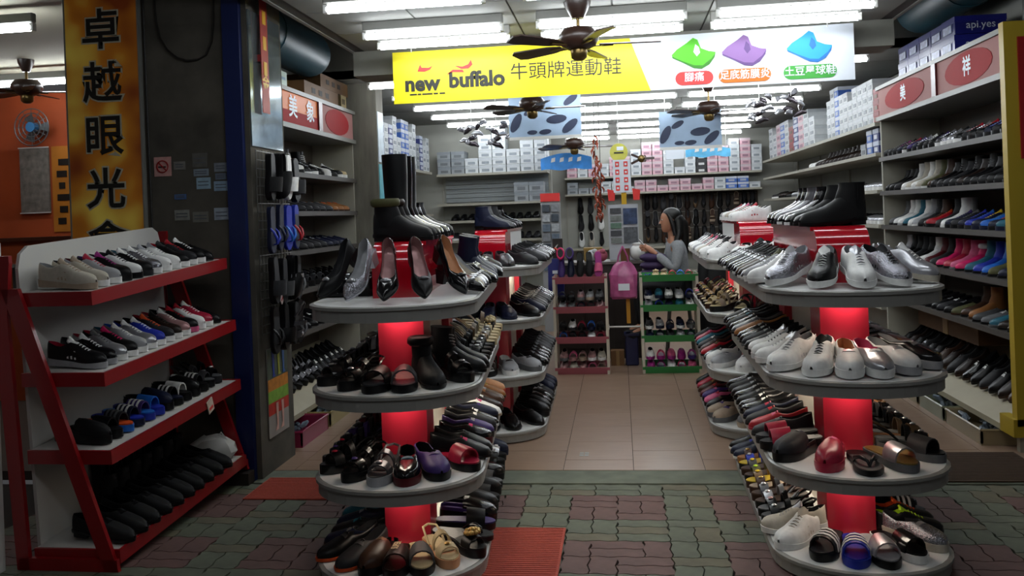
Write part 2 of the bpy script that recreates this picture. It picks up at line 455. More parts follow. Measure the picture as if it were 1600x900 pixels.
# ducts
m_duct = M('duct_teal', 0x1d4a58, .45)
for dx, dz, dr, dy, l in ((-2.4, 2.78, .18, 6.7, 'dark teal duct above the cream cabinet beside the pillar'), (2.37, 2.93, .2, 7.1, 'dark teal duct above the yellow cabinet')):
    t = thing('air_duct', l, 'duct', (dx, dy, dz))
    MB().rings([[(rr * math.cos(2 * PI * k / 24), yy, rr * math.sin(2 * PI * k / 24)) for k in range(24)] for yy, rr in ((-1.47, dr), (-.12, dr), (-.05, dr * .93), (-.01, dr * .75), (0, dr * .4))][::-1]).obj('pipe', m_duct, t, smooth=40)
    MB().cyl((0, -1.0, 0), (0, -.96, 0), dr + .006, n=24).obj('joint_band', m_duct, t, smooth=40)
    MB().bx(-.01, -.7, dr - .01, .01, -.66, 3.2 - dz).obj('bracket', m_white, t)

# ================================================================== GONDOLAS
m_lam = M('white_laminate', 0xdedfdd, .35)
m_lip = M('tray_lip_shaded', 0x84837f, .4)  # lip is white laminate too; its shade is put into this grey
m_redp = M('red_panel', 0xc8283e, .3, coat=.2)
m_redg = M('red_gloss', 0xb00a1e, .12, coat=.6)
m_spine = M('spine_white', 0xe2dcd0, .5)
m_strip_l = M('strip_glow', 0xfff1dc, .5, emit=TRAY)
TZ = (.07, .42, .78, 1.12)
GHW, GL = .34, 1.85
def outline(hw, y0, y1, d0=.3, d1=.3, n=18):
    pts = []
    for k in range(n + 1):
        x = -hw + 2 * hw * (.5 - .5 * math.cos(PI * k / n))
        pts.append((x, y0 + d0 * (1 - max(0, 1 - abs(x / hw) ** 2.05) ** (1 / 2.05))))
    for k in range(n + 1):
        x = hw - 2 * hw * (.5 - .5 * math.cos(PI * k / n))
        pts.append((x, y1 - d1 * (1 - max(0, 1 - abs(x / hw) ** 2.05) ** (1 / 2.05))))
    return pts
def gondola(loc, rot, label, crown_side, strips):
    g = thing('gondola', label, 'display stand', loc, rot, 'gondola display stands')
    for z in TZ:
        tr = MB().prism(outline(GHW - .006, .006, GL - .006), z - .045, z).obj('tray', m_lam, g)
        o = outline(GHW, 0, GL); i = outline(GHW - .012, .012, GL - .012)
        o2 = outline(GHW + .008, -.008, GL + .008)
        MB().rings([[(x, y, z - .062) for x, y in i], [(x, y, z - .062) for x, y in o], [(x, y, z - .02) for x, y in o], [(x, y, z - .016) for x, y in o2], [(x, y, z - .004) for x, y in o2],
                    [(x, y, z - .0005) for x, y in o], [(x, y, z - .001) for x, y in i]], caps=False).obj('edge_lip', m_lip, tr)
    segs = [(.07, .358), (.42, .718), (.78, 1.058)]
    for a, b in segs:
        for y0, y1, sg in ((.4, .6, -1), (1.28, 1.45, 1)):
            pts = []
            n = 8
            arc = [(-.097 + .194 * k / n, (y0 if sg < 0 else y1) - sg * -.03 * (1 - ((k / n - .5) * 2) ** 2) * 1) for k in range(n + 1)]
            arc = [(x, (y0 - .03 * (1 - (x / .097) ** 2)) if sg < 0 else (y1 + .03 * (1 - (x / .097) ** 2))) for x, _ in arc]
            pts = arc + ([(.097, y1), (-.097, y1)] if sg < 0 else [(.097, y0), (-.097, y0)])
            MB().prism(pts, a, b).obj('end_panel', m_redp, g, smooth=30)
        MB().bx(-.06, .6, a, .06, 1.28, b).obj('spine_panel', m_spine, g)
    # crown
    mb = MB(); n = 8
    prof = [(.36, 1.12)] + [(.36 + .1 - .1 * math.cos(PI / 2 * k / n), 1.25 + .1 * math.sin(PI / 2 * k / n)) for k in range(n + 1)] + [(.7, 1.35), (.7, 1.12)]
    mb.rings([[(-.106, y, z) for y, z in prof], [(.106, y, z) for y, z in prof]]).obj('crown_end', m_redg, g, smooth=40)
    MB().bx(-.105, .7, 1.12, .105, 1.5, 1.335).obj('crown_box', crown_side, g)
    MB().bx(-.112, .46, 1.335, .112, 1.52, 1.352).obj('crown_top', m_redg, g)
    MB().prism(outline(GHW - .1, .12, GL - .12), .0, .01).obj('base_plate', M('black_plastic', 0x0c0c0c, .5), g)
    for tz, y0, y1, sx in strips:
        MB().bx(sx - .02 if sx else -.09, y0, tz - .06, sx + .02 if sx else .09, y1, tz - .047).obj('light_strip', m_strip_l, g)
    return g
GON = {
    'LF': ((-.91, 3.19, 0), R(4.5), 'front shoe gondola with red columns standing nearest the red rack'),
    'RF': ((.905, 3.34, 0), R(-1), 'front shoe gondola with red columns standing nearest the yellow cabinet'),
    'LB': ((-.87, 5.4, 0), R(1), 'rear shoe gondola beside the pink slipper bins'),
    'RB': ((.875, 5.42, 0), R(-1), 'rear shoe gondola beside the green slipper bins'),
}
gondola(*GON['LF'], m_redg, [(1.12, .3, .335, 0), (.78, .28, .32, 0), (.42, .28, .32, 0), (.42, .75, 1.2, .12), (.78, .75, 1.2, .12)])
gondola(*GON['RF'], m_redg, [(1.12, .3, .335, 0), (.78, .28, .32, 0), (.42, .28, .32, 0), (.78, .75, 1.2, -.12), (.42, .75, 1.2, -.12), (.78, .75, 1.2, .12)])
gondola(*GON['LB'], m_lam, [(1.12, .75, 1.2, .12)])
gondola(*GON['RB'], m_lam, [(1.12, .75, 1.2, -.12)])

# ================================================================== RED RACK
m_rack = M('rack_red', 0x8a0a12, .35, coat=.15)
m_rw = M('rack_white', 0xc2c0bb, .5)
RK_LOC, RK_TILT, RK_L = (-2.19, 3.45, 0), R(3.6), 1.17
rk = thing('shoe_rack', 'red framed shoe rack with white back panel in front of the concrete pillar', 'rack', RK_LOC)
rk.rotation_euler = (RK_TILT, 0, R(-1.5))
RZ = (.085, .515, .85, 1.195)
prof = [(-.335, .06), (-.335, 1.32), (-.345, 1.37), (-.36, 1.385), (-.375, 1.385), (-.375, .06)]
MB().rings([[(-.385, .03, .06), (-.37, .03, .06), (-.37, .03, 1.3), (-.385, .03, 1.3)], [(-.385, .05, .06), (-.37, .05, .06), (-.37, .05, 1.36), (-.385, .05, 1.36)], [(-.385, .1, .06), (-.37, .1, .06), (-.37, .1, 1.39), (-.385, .1, 1.39)],
            [(-.385, RK_L - .1, .06), (-.37, RK_L - .1, .06), (-.37, RK_L - .1, 1.39), (-.385, RK_L - .1, 1.39)], [(-.385, RK_L - .05, .06), (-.37, RK_L - .05, .06), (-.37, RK_L - .05, 1.36), (-.385, RK_L - .05, 1.36)],
            [(-.385, RK_L - .03, .06), (-.37, RK_L - .03, .06), (-.37, RK_L - .03, 1.3), (-.385, RK_L - .03, 1.3)]]).obj('back_panel', m_rw, rk)
SHX = {.085: (-.37, .02), .515: (-.365, .015), .85: (-.365, .01), 1.195: (-.365, -.02)}
for z in RZ:
    x0, x1 = SHX[z]
    sh = MB().bx(x0, .0, z - .03, x1, RK_L, z).obj('shelf', m_rw, rk)
    MB().bx(x1, -.012, z - .055, x1 + .012, RK_L + .012, z + .004).obj('front_edge', m_rack, sh)
    MB().bx(x0, -.012, z - .055, x1, 0, z + .004).obj('side_edge', m_rack, sh)
    MB().bx(x0, RK_L, z - .055, x1, RK_L + .012, z + .004).obj('side_edge', m_rack, sh)
for y in (-.035, RK_L + .015):
    mb = MB()
    w_ = .02
    mb.rings([[(-.44, y, 0), (-.38, y, 0), (-.38, y + w_, 0), (-.44, y + w_, 0)], [(-.455, y, 1.1), (-.39, y, 1.1), (-.39, y + w_, 1.1), (-.455, y + w_, 1.1)],
              [(-.45, y, 1.26), (-.37, y, 1.26), (-.37, y + w_, 1.26), (-.45, y + w_, 1.26)], [(-.43, y, 1.33), (-.36, y, 1.33), (-.36, y + w_, 1.33), (-.43, y + w_, 1.33)], [(-.4, y, 1.36), (-.36, y, 1.36), (-.36, y + w_, 1.36), (-.4, y + w_, 1.36)]]).obj('upright', m_rack, rk)
    MB().rings([[(-.03, y, 0), (.035, y, 0), (.035, y + w_, 0), (-.03, y + w_, 0)], [(-.41, y, 1.22), (-.33, y, 1.22), (-.33, y + w_, 1.22), (-.41, y + w_, 1.22)]]).obj('slanted_leg', m_rack, rk)
    MB().bx(-.43, y, .0, .03, y + w_, .055).obj('foot_rail', m_rack, rk)
o = MB().bx(-2.6, 4.58, 0, -2.1, 4.66, .066).obj('support_block', M('dark_wood', 0x1c140e, .7), None)
tag(o, 'dark timber block under the far end of the red rack', 'block')

# ================================================================== WALL CABINETS
m_cream = M('cabinet_cream', 0x9a978a, .6, noise=.05)
m_shelf = M('shelf_grey_brown', 0x403c38, .5)
m_board = M('sloping_board', 0x9d957e, .6, noise=.05)
m_ygold = M('yellow_panel', 0xa38a1e, .5)
m_sred = M('sign_red', 0x8e0606, .5)
m_steel = M('sign_frame', 0x74746e, .5)
m_acr = M('sign_acrylic', 0xa87a76, .7, spec=.15)
m_acr2 = M('sign_acrylic_red', 0x9a2024, .7, spec=.15)
m_acro = M('sign_acrylic_orange', 0xc8671c, .55, emit=.12)
SIDE_Z = (1.82, 1.535, 1.25, .965, .66)
def cabinet(s, y0, y1, label, front):
    """s=+1 along the right wall, -1 along the left; front = |x| of the shelf edge"""
    t = thing('wall_cabinet', label, 'cabinet', (0, 0, 0))
    X = lambda a, b: (min(s * a, s * b), max(s * a, s * b))
    def bx(n, a, b, ya, yb, za, zb, m, par=t):
        p, q = X(a, b)
        return MB().bx(p, ya, za, q, yb, zb).obj(n, m, par)
    bx('back_panel', 2.70, 2.735, y0, y1, .0, 2.16, M('cabinet_back', 0x5e574f, .7))
    bx('end_panel', front + .03, 2.70, y1 - .03, y1, 0, 2.16, m_cream)
    bx('end_panel', front + .0, 2.70, y0, y0 + .03, .16 if s > 0 else 0, 2.16, m_cream)
    for z in SIDE_Z:
        bx('shelf', front, 2.70, y0 + .03, y1 - .03, z - .035, z, m_shelf)
    bx('sign_top', front - .0, 2.70, y0, y1, 2.39, 2.42, m_steel)
    bx('sign_base', front - .0, 2.70, y0, y1, 2.13, 2.165, m_steel)
    # sloping lowest board
    a, b = s * (front - .05), s * 2.70
    ring = lambda y: [(a, y, .1), (a, y, .135), (b, y, .4), (b, y, .37)]
    MB().rings([ring(y0 + .03), ring(y1 - .03)]).obj('sloping_board', m_board, t)
    return t, bx
cr, bx = cabinet(1, 5.2, 7.7, 'yellow fronted wall cabinet full of boots and shoes', 2.2)
for a, b in ((5.26, 6.3), (6.38, 7.66)):
    sp = bx('sign_panel', 2.215, 2.25, a, b, 2.165, 2.39, m_acr)
    MB().rings([[(2.2145 - d, (a + b) / 2 + .36 * (b - a) * math.cos(q), 2.278 + .104 * math.sin(q)) for q in [2 * PI * k / 20 for k in range(20)]] for d in (0, .003)]).obj('red_oval', m_acr2, sp)
    text('祥' if a < 6 else '美', .13, m_bw, sp, (2.209, (a + b) / 2, 2.278), rot=(PI / 2, 0, -PI / 2), offset=.003)
bx('sign_post', 2.2, 2.26, 6.3, 6.38, 2.165, 2.39, M('sign_post_dark', 0x4a0c0e, .4))
bx('sign_post', 2.2, 2.26, 5.2, 5.26, 2.165, 2.39, m_steel)
yp = bx('yellow_front', 2.165, 2.74, 5.14, 5.2, .16, 2.43, m_ygold)
bx('yellow_corner', 2.145, 2.2, 5.14, 5.32, .1, .2, m_ygold)
bx('red_notice', 2.235, 2.72, 5.128, 5.14, 1.66, 2.34, m_sred, yp)
bx('leg', 2.2, 2.24, 5.2, 5.24, 0, .16, m_cream); bx('leg', 2.2, 2.24, 7.6, 7.64, 0, .12, m_cream); bx('leg', 2.66, 2.7, 5.2, 5.24, 0, .36, m_cream)

cl, bx = cabinet(-1, 5.25, 7.46, 'cream wall cabinet behind the hanging slippers', 2.3)
sp = bx('sign_panel', 2.315, 2.35, 5.3, 6.52, 2.165, 2.39, m_acro)
MB().bx(-2.3145, 5.3, 2.165, -2.312, 6.52, 2.26).obj('red_band', m_acr2, sp)
for y, q in ((6.0, '美'), (6.35, '象')):
    text(q, .17, m_bw, sp, (-2.309, y, 2.28), rot=(PI / 2, 0, PI / 2), offset=.003)
sp = bx('sign_panel', 2.315, 2.35, 6.6, 7.42, 2.165, 2.39, m_acr)
MB().rings([[(-2.3145 + d, 7.0 + .3 * math.cos(q), 2.278 + .104 * math.sin(q)) for q in [2 * PI * k / 20 for k in range(20)]] for d in (0, .003)]).obj('red_oval', m_acr2, sp)
bx('sign_post', 2.3, 2.36, 6.52, 6.6, 2.165, 2.39, MC['sign_post_dark'])

# --- far wall shelving (stock shelves)
def stock_shelf(name, label, x0, y0, x1, y1, zs, mat=m_cream, brackets=True):
    t = thing(name, label, 'shelf')
    for z in zs:
        MB().bx(x0, y0, z - .03, x1, y1, z).obj('board', mat, t)
    n = 4
    for k in range(n + 1):
        if abs(x1 - x0) > abs(y1 - y0):
            px = x0 + (x1 - x0) * k / n
            MB().bx(max(x0, px - .012), y1 - .005, 0, min(x1, px + .012), y1, max(zs)).obj('upright', mat, t)
        else:
            py = y0 + (y1 - y0) * k / n
            b = (x0, x0 + .02) if x0 < 0 else (x1 - .02, x1)
            MB().bx(b[0], max(y0, py - .012), 0, b[1], min(y1, py + .012), max(zs)).obj('upright', mat, t)
    return t
stock_shelf('stock_shelf', 'long stock shelf on the wall behind the concrete column', -2.735, 7.74, -2.35, 10.8, (2.03, 1.5, 1.2, .9, .55))
stock_shelf('stock_shelf', 'stock shelf across the partition wall', -2.3, 10.82, -.88, 11.19, (2.0, 1.62, 1.4, 1.15, .85, .5))
stock_shelf('stock_shelf', 'long stock shelf along the wall beyond the yellow cabinet', 2.2, 7.75, 2.735, 13.6, (2.13, 1.87, 1.55, 1.25, .9, .55))
stock_shelf('stock_shelf', 'stock shelf across the back wall above the woman', -.84, 13.6, 2.18, 13.98, (2.0, 1.74, .88, .5))
# slatted panel on the partition
sl = thing('slat_wall', 'grey slat panel with horizontal grooves below the white shoeboxes', 'panel', (-2.25, 11.17, 1.64))
for k in range(6):
    MB().bx(0, 0, k * .058, 1.35, .02, k * .058 + .052).obj('slat', M('slat_grey', 0x8a8f90, .5), sl)
# posters on the far column, teal and pale
o = MB().bx(-2.12, 7.52, 1.55, -2.114, 7.7, 1.95).obj('teal_poster', M('teal_print', 0x3f98a4, .5, noise=.15, scale=20))
tag(o, 'teal poster on the side of the grey concrete column', 'poster')
o = MB().bx(-2.12, 7.52, 1.97, -2.114, 7.7, 2.42).obj('pale_poster', M('pale_print', 0xaebdc8, .5, noise=.15, scale=14))
tag(o, 'pale poster above the teal one on the grey column', 'poster')

# ================================================================== PILLAR THINGS
m_black = M('sign_black', 0x14110c, .5)
m_sg = bpy.data.materials.new('sign_gold'); m_sg.use_nodes = True
nt = m_sg.node_tree; b_ = nt.nodes['Principled BSDF']; b_.inputs['Roughness'].default_value = .4
tc = nt.nodes.new('ShaderNodeTexCoord'); nz = nt.nodes.new('ShaderNodeTexNoise'); nz.inputs['Scale'].default_value = 2.3; nz.inputs['Detail'].default_value = 2
rp = nt.nodes.new('ShaderNodeValToRGB')
rp.color_ramp.elements[0].position = .36; rp.color_ramp.elements[0].color = (*rgb(0x6a2c08), 1)
rp.color_ramp.elements[1].position = .66; rp.color_ramp.elements[1].color = (*rgb(0xc4ae48), 1)
e = rp.color_ramp.elements.new(.5); e.color = (*rgb(0x9a5e14), 1)
nt.links.new(tc.outputs['Object'], nz.inputs['Vector']); nt.links.new(nz.outputs[0], rp.inputs[0]); nt.links.new(rp.outputs[0], b_.inputs['Base Color']); nt.links.new(rp.outputs[0], b_.inputs['Emission Color']); b_.inputs['Emission Strength'].default_value = .1
sg = thing('vertical_sign', 'tall gold shop sign with black characters on the concrete pillar', 'sign', (-2.93, 4.66, 0))
MB().bx(-.222, 0, 1.15, .222, .03, 2.94).obj('board', m_sg, sg)
for x in (-.23, .222): MB().bx(x, -.004, 1.15, x + .008, .034, 2.94).obj('frame_bar', m_steel, sg)
m_out = M('letter_outline', 0xb9b39c, .6)
for k, q in enumerate('卓越眼光會'):
    z = 2.592 - k * .306
    text(q, .245, m_out, sg, (.0, -.003, z), offset=.013, name='lettering_outline')
    text(q, .245, m_black, sg, (.0, -.006, z), offset=.004)
o = MB().bx(-2.2, 4.665, 0, -2.1, 4.699, 2.95).obj('post', M('post_blue', 0x0b1a4a, .4), None)
tag(o, 'dark blue steel post on the corner of the concrete pillar', 'post')
pp = [(-2.654, -2.55, 1.747, 1.859, 0xb88a84, 'pinkish no smoking notice on the concrete pillar'), (-2.534, -2.465, 1.781, 1.828, 0x6e6c66, 'tiny grey sticker beside the no smoking notice'),
      (-2.42, -2.33, 1.79, 1.871, 0x54534e, 'faded grey paper stuck highest among the pillar stickers'), (-2.415, -2.325, 1.74, 1.78, 0x77828c, 'narrow pale sticker right under the faded grey paper'), (-2.4, -2.315, 1.665, 1.73, 0x86a0b0, 'light blue sticker at the middle of the pillar'),
      (-2.29, -2.215, 1.76, 1.81, 0x70767e, 'grey sticker highest beside the blue post'), (-2.285, -2.22, 1.715, 1.75, 0x5a6474, 'slim blue grey sticker beside the blue post'), (-2.295, -2.21, 1.65, 1.705, 0x7d93a6, 'pale blue sticker beside the blue post'),
      (-2.537, -2.465, 1.61, 1.64, 0x44618e, 'small blue label alone on the pillar'), (-2.54, -2.45, 1.49, 1.55, 0x7b7c76, 'pale grey paper low on the pillar'), (-2.43, -2.335, 1.475, 1.535, 0x68675f, 'dull torn paper low on the pillar'), (-2.3, -2.21, 1.484, 1.553, 0x8c96a0, 'whitish paper lowest beside the blue post')]
for x0, x1, z0, z1, c, l in pp:
    t = MB().bx(x0, 4.695, z0, x1, 4.699, z1).obj('pillar_sticker', M('paper_%06x' % c, c, .7, noise=.15, scale=30), None)
    tag(t, l, 'sticker')
    if l.startswith('pinkish'):
        cx, cz = (x0 + x1) / 2, (z0 + z1) / 2
        MB().tube([(cx + .034 * math.cos(a), 4.692, cz + .034 * math.sin(a)) for a in [2 * PI * k / 16 for k in range(17)]], .004, 4).obj('ban_ring', m_sred, t)
        MB().bar((cx - .022, 4.692, cz + .022), (cx + .022, 4.692, cz - .022), .006, .004).obj('ban_bar', m_sred, t)
        MB().bx(cx - .025, 4.691, cz - .006, cx + .02, 4.693, cz + .002).obj('cigarette_mark', m_black, t)
    else:
        for k in range(2): MB().bx(x0 + .01, 4.693, z0 + (z1 - z0) * (.3 + .3 * k), x1 - .012, 4.695, z0 + (z1 - z0) * (.3 + .3 * k) + .005).obj('print_line', M('print_grey', 0x4c5058, .7), t)
o = MB().tube([(-2.62, 4.69, 2.9), (-2.605, 4.685, 2.65), (-2.58, 4.68, 2.54), (-2.54, 4.68, 2.47), (-2.48, 4.68, 2.42), (-2.42, 4.68, 2.4), (-2.36, 4.685, 2.405), (-2.31, 4.69, 2.43), (-2.275, 4.69, 2.5), (-2.26, 4.69, 2.6), (-2.25, 4.69, 2.9)], .006, 6).obj('cable', m_black, None, smooth=60)
tag(o, 'black cable looping down the face of the concrete pillar', 'cable')
o = MB().tube([(-2.685, 4.69, 2.9), (-2.68, 4.688, 2.0), (-2.675, 4.69, 1.2)], .006, 6).obj('cable', m_black, None, smooth=60)
tag(o, 'straight black cable beside the gold shop sign', 'cable')
# --- side face of pillar: wire grid, transparent sheet, posters
gr = thing('wire_grid', 'wire grid on the pillar side carrying hanging slippers', 'grid', (-2.045, 4.7, .82))
m_wire = M('grid_wire', 0x4b4a46, .4, metal=.6)
for k in range(11): MB().cyl((0, .01 + k * .045, 0), (0, .01 + k * .045, 1.06), .003, n=5).obj('wire', m_wire, gr)
for k in range(22): MB().cyl((.004, .0, k * .05), (.004, .48, k * .05), .003, n=5).obj('wire', m_wire, gr)
o = MB().bx(-2.068, 4.705, 1.9, -2.06, 5.16, 2.68)
fl_ = o.obj('film_panel', M('film_print', 0x8a969a, .12, metal=.75, noise=.3, scale=9), None); tag(fl_, 'glossy grey green printed panel high on the pillar side', 'panel')
cpl = thing('couplet', 'narrow red couplet with gold characters on the glossy pillar panel', 'couplet', (-2.036, 4.86, 2.1))
MB().bx(-.03, -.04, .3, 0, .04, .34).obj('paste_pad', m_sred, cpl)
MB().bx(0, -.05, 0, .004, .05, .7).obj('paper', m_sred, cpl)
for k, q in ((3, '金'),):
    text(q, .1, M('gold_print', 0xc79a1c, .4), cpl, (.006, 0, .62 - k * .15), rot=(PI / 2, 0, PI / 2), offset=.002)
for k in range(3): MB().bx(.004, -.022, .22 + k * .15, .007, .022, .3 + k * .15).obj('gold_blot', MC['gold_print'], cpl)
ps = thing('poster', 'colourful legwear poster low on the pillar side', 'poster', (-2.066, 4.8, .2))
MB().bx(0, 0, 0, .004, .3, .52).obj('sheet', M('poster_sheet', 0x8f8a86, .5), ps)
for z0, z1, c in ((.34, .52, 0x4a5648), (.27, .34, 0xc07a28), (.2, .27, 0x78a43a), (.13, .2, 0xb02a1c)):
    MB().bx(.004, 0, z0, .006, .3, z1).obj('print_band', M('print_%06x' % c, c, .5, noise=.2, scale=25), ps)
for y in (.08, .16, .23):
    MB().rings([[(.007, y - .02, .5), (.007, y + .015, .5), (.009, y + .015, .5), (.009, y - .02, .5)], [(.007, y - .01, .37), (.007, y + .012, .37), (.009, y + .012, .37), (.009, y - .01, .37)], [(.007, y - .014, .35), (.007, y + .03, .35), (.009, y + .03, .35), (.009, y - .014, .35)]]).obj('sock_print', M('sock_%d' % (y * 100), [0x2a3f96, 0x9ea23c, 0x3a62a0][int(y * 10) % 3], .5), ps)
for y in (.12, .2):
    MB().rings([[(.007, y - .02, .19), (.007, y + .015, .19), (.009, y + .015, .19), (.009, y - .02, .19)], [(.007, y - .01, .06), (.007, y + .01, .06), (.009, y + .01, .06), (.009, y - .01, .06)], [(.007, y - .035, .03), (.007, y + .01, .03), (.009, y + .01, .03), (.009, y - .035, .03)]]).obj('leg_print', M('leg_skin', 0xc79a90, .5), ps)
# --- red mats and brown mat
m_mat = M('red_mat', 0xa5402f, .8, noise=.12, scale=60, bump=.4)
for x0, y0, x1, y1, l in ((-2.03, 4.345, -.98, 4.71, 'red rubber mat at the entrance beside the red rack'), (-.83, 3.0, -.297, 3.96, 'red rubber mat beside the front gondola with orange soled shoes')):
    mt = MB().bx(x0, y0, .0, x1, y1, .007).obj('floor_mat', m_mat, None, bevel=.002); tag(mt, l, 'mat')
    mb = MB()
    for k in range(int((y1 - y0) / .02)): mb.bx(x0 + .01, y0 + .006 + k * .02, .007, x1 - .01, y0 + .012 + k * .02, .009)
    mb.obj('ribs', m_mat, mt)
mt = MB().bx(1.2, 4.66, .0, 2.16, 5.19, .008).obj('floor_mat', M('brown_mat', 0x4a382a, .75, noise=.1, scale=30), None, bevel=.002)
tag(mt, 'brown ribbed rubber mat in front of the yellow cabinet', 'mat')
mb = MB()
for k in range(26): mb.bx(1.215, 4.675 + k * .0195, .008, 2.145, 4.683 + k * .0195, .012)
mb.obj('ribs', MC['brown_mat'], mt)
fp = thing('floor_sticker', 'worn pale sticker on the brown floor tile', 'sticker', (-.27, 5.18, .001))
for k in range(4): MB().bx(-.02 + .03 * (k % 2), -.03 + .045 * (k // 2), 0, .004 + .03 * (k % 2), .0 + .045 * (k // 2), .001).obj('patch', M('sticker_pale', 0x9fa6a6, .6), fp)

# ================================================================== FOOTWEAR
def itp(tb, t):
    if t <= tb[0][0]: return tb[0][1]
    for (a, x), (b, y) in zip(tb, tb[1:]):
        if t <= b:
            u = (t - a) / (b - a); u = u * u * (3 - 2 * u) * .5 + u * .5
            return x + (y - x) * u
    return tb[-1][1]
TS = [0, .015, .05, .11, .18, .26, .34, .42, .5, .58, .66, .74, .82, .89, .945, .98, 1]
HWR = [(0, .12), (.015, .42), (.05, .6), (.11, .7), (.2, .72), (.35, .72), (.5, .82), (.62, .96), (.7, 1), (.8, .97), (.89, .8), (.945, .58), (.98, .34), (1, .1)]
HWP = [(0, .12), (.015, .4), (.05, .56), (.11, .64), (.2, .66), (.35, .66), (.5, .8), (.62, .96), (.7, 1), (.8, .9), (.89, .64), (.945, .4), (.98, .2), (1, .06)]
class Last:
    """one foot shape: length, half width, outline, height of the sole's upper face"""
    def __init__(s, L=.265, W=.046, hw=HWR, base=.022, bend=.006):
        s.L, s.W, s.hwt, s.b, s.bend = L, W, hw, base, bend
    def x(s, t): return (t - .5) * s.L
    def hw(s, t): return s.W * itp(s.hwt, t)
    def cy(s, t): return s.bend * math.sin(PI * t) * 1.2 - s.bend * .6
    def base(s, t): return itp(s.b, t) if isinstance(s.b, list) else s.b
    def sole(s, bot=0., grow=1.04, th=None, ts=TS):
        mb = MB(); rings = []
        for t in ts:
            h = s.hw(t) * grow + .001; z1 = s.base(t); z0 = z1 - th if th else (itp(bot, t) if isinstance(bot, list) else bot)
            x = s.x(t) * (1.02 if grow > 1 else 1); c = s.cy(t)
            rings.append([(x, c - h * .93, z0), (x, c + h * .93, z0), (x, c + h, z0 + (z1 - z0) * .4), (x, c + h, z1), (x, c - h, z1), (x, c - h, z0 + (z1 - z0) * .4)])
        return mb.rings(rings)
    def upper(s, H, O=None, t0=0., t1=1., n=6, e1=.65, e2=.8):
        """arched shell; H height over the sole, O opening as part of the half width"""
        ts = [t for t in TS if t0 < t < t1]; ts = [t0] + ts + [t1]
        mb = MB(); rings = []; lin_ = MB(); lr = []
        for t in ts:
            h = s.hw(t); H_ = itp(H, t); o = (itp(O, t) if O else 0) * h; b = s.base(t); x = s.x(t); c = s.cy(t)
            side = []
            for k in range(n + 1):
                a = PI / 2 * k / n
                side.append((o + (h - o) * max(0, math.cos(a)) ** e1, H_ * math.sin(a) ** e2))
            ring = [(x, c - y, b + z) for y, z in side] + [(x, c + y, b + z) for y, z in reversed(side)]
            rings.append(ring)
            lr.append((x, c, b, o, H_, h))
        # outer skin as two strips so that the opening stays open
        m = n + 1; o0 = len(mb.v)
        for r in rings: mb.v += r
        w_ = 2 * m
        for i in range(len(rings) - 1):
            for k in range(w_ - 1):
                if k == n and (lr[i][3] > 1e-4 or lr[i + 1][3] > 1e-4): continue
                a = o0 + i * w_ + k
                mb.f.append((a, a + w_, a + w_ + 1, a + 1))
        # lining
        idx = [i for i, q in enumerate(lr) if q[3] > 1e-4]
        if idx:
            lo, hi = max(0, idx[0] - 1), min(len(lr) - 1, idx[-1] + 1)
            rr = []
            for x, c, b, o, H_, h in lr[lo:hi + 1]:
                q = min(o * 1.05, h * .9)
                rr.append([(x, c - o, b + H_), (x, c - q, b + H_ * .5), (x, c - q * .8, b + .004), (x, c + q * .8, b + .004), (x, c + q, b + H_ * .5), (x, c + o, b + H_)])
            lin_.rings(rr, caps=False, closed=False)
        return mb, lin_
    def band(s, t0, t1, h0, h1=None, th=.005, grow=1.03, n=8, up=.0, lift=0.):
        """strap arching over the foot"""
        mb = MB(); rs = []
        h1 = h0 if h1 is None else h1
        for i in range(4):
            u = i / 3; t = t0 + (t1 - t0) * u; hh = h0 + (h1 - h0) * u
            g = s.hw(t) * grow + lift; b = s.base(t) - .006; x = s.x(t); c = s.cy(t)
            out = [(x, c - g * math.cos(PI * k / n), b + (hh + lift) * math.sin(PI * k / n) ** .75) for k in range(n + 1)]
            inn = [(x, c - (g - th) * math.cos(PI * k / n), b + (hh - th + lift) * math.sin(PI * k / n) ** .75) for k in range(n, -1, -1)]
            rs.append(out + inn)
        return mb.rings(rs)
    def bars(s, H, ts, wid=.5, r=.0026):
        out = MB()
        for t in ts:
            z = s.base(t) + itp(H, t); h = s.hw(t) * wid
            out.tube([(s.x(t), s.cy(t) + h * u, z + .003 - .35 * itp(H, t) * abs(u) ** 2.2) for u in (-1, -.5, 0, .5, 1)], r, 4)
        return out

PROTO = {}
def proto(kind, parts):
    """parts: (name, MB, role, smooth)"""
    PROTO[kind] = []
    for n, mb, role, sm in parts:
        me = mb.mesh(n, sm); me.materials.append(None)
        PROTO[kind].append((n, me, role))
# --- sneaker
l = Last(.275, .052, base=[(0, .032), (.3, .026), (.7, .02), (1, .026)])
H = [(0, .068), (.1, .062), (.22, .052), (.34, .066), (.44, .08), (.55, .066), (.7, .048), (.85, .04), (.95, .028), (1, .012)]
O = [(0, 0), (.03, .5), (.1, .66), (.25, .66), (.36, .6), (.44, .4), (.49, 0)]
up, li = l.upper(H, O)
sw = MB()
for sd in (-1, 1):
    for k in range(3):
        t = .38 + k * .07
        sw.add([(l.x(t + a), l.cy(t) + sd * (l.hw(t + a) * f + .0015), l.base(t) + z) for a, z, f in ((0, .01, .99), (.035, .01, .99), (.01, .045, .86), (-.02, .045, .86))], [(0, 1, 2, 3), (3, 2, 1, 0)])
tg = MB().rings([[(l.x(tt), u * wd, l.base(tt) + zz - .012 * u * u) for u in (-1, -.5, 0, .5, 1)] + [(l.x(tt) - .006, u * wd * .95, l.base(tt) + zz - .005 - .012 * u * u) for u in (1, .5, 0, -.5, -1)] for tt, wd, zz in ((.52, .016, .07), (.46, .02, .079), (.4, .023, .09), (.375, .022, .096), (.365, .014, .099))])
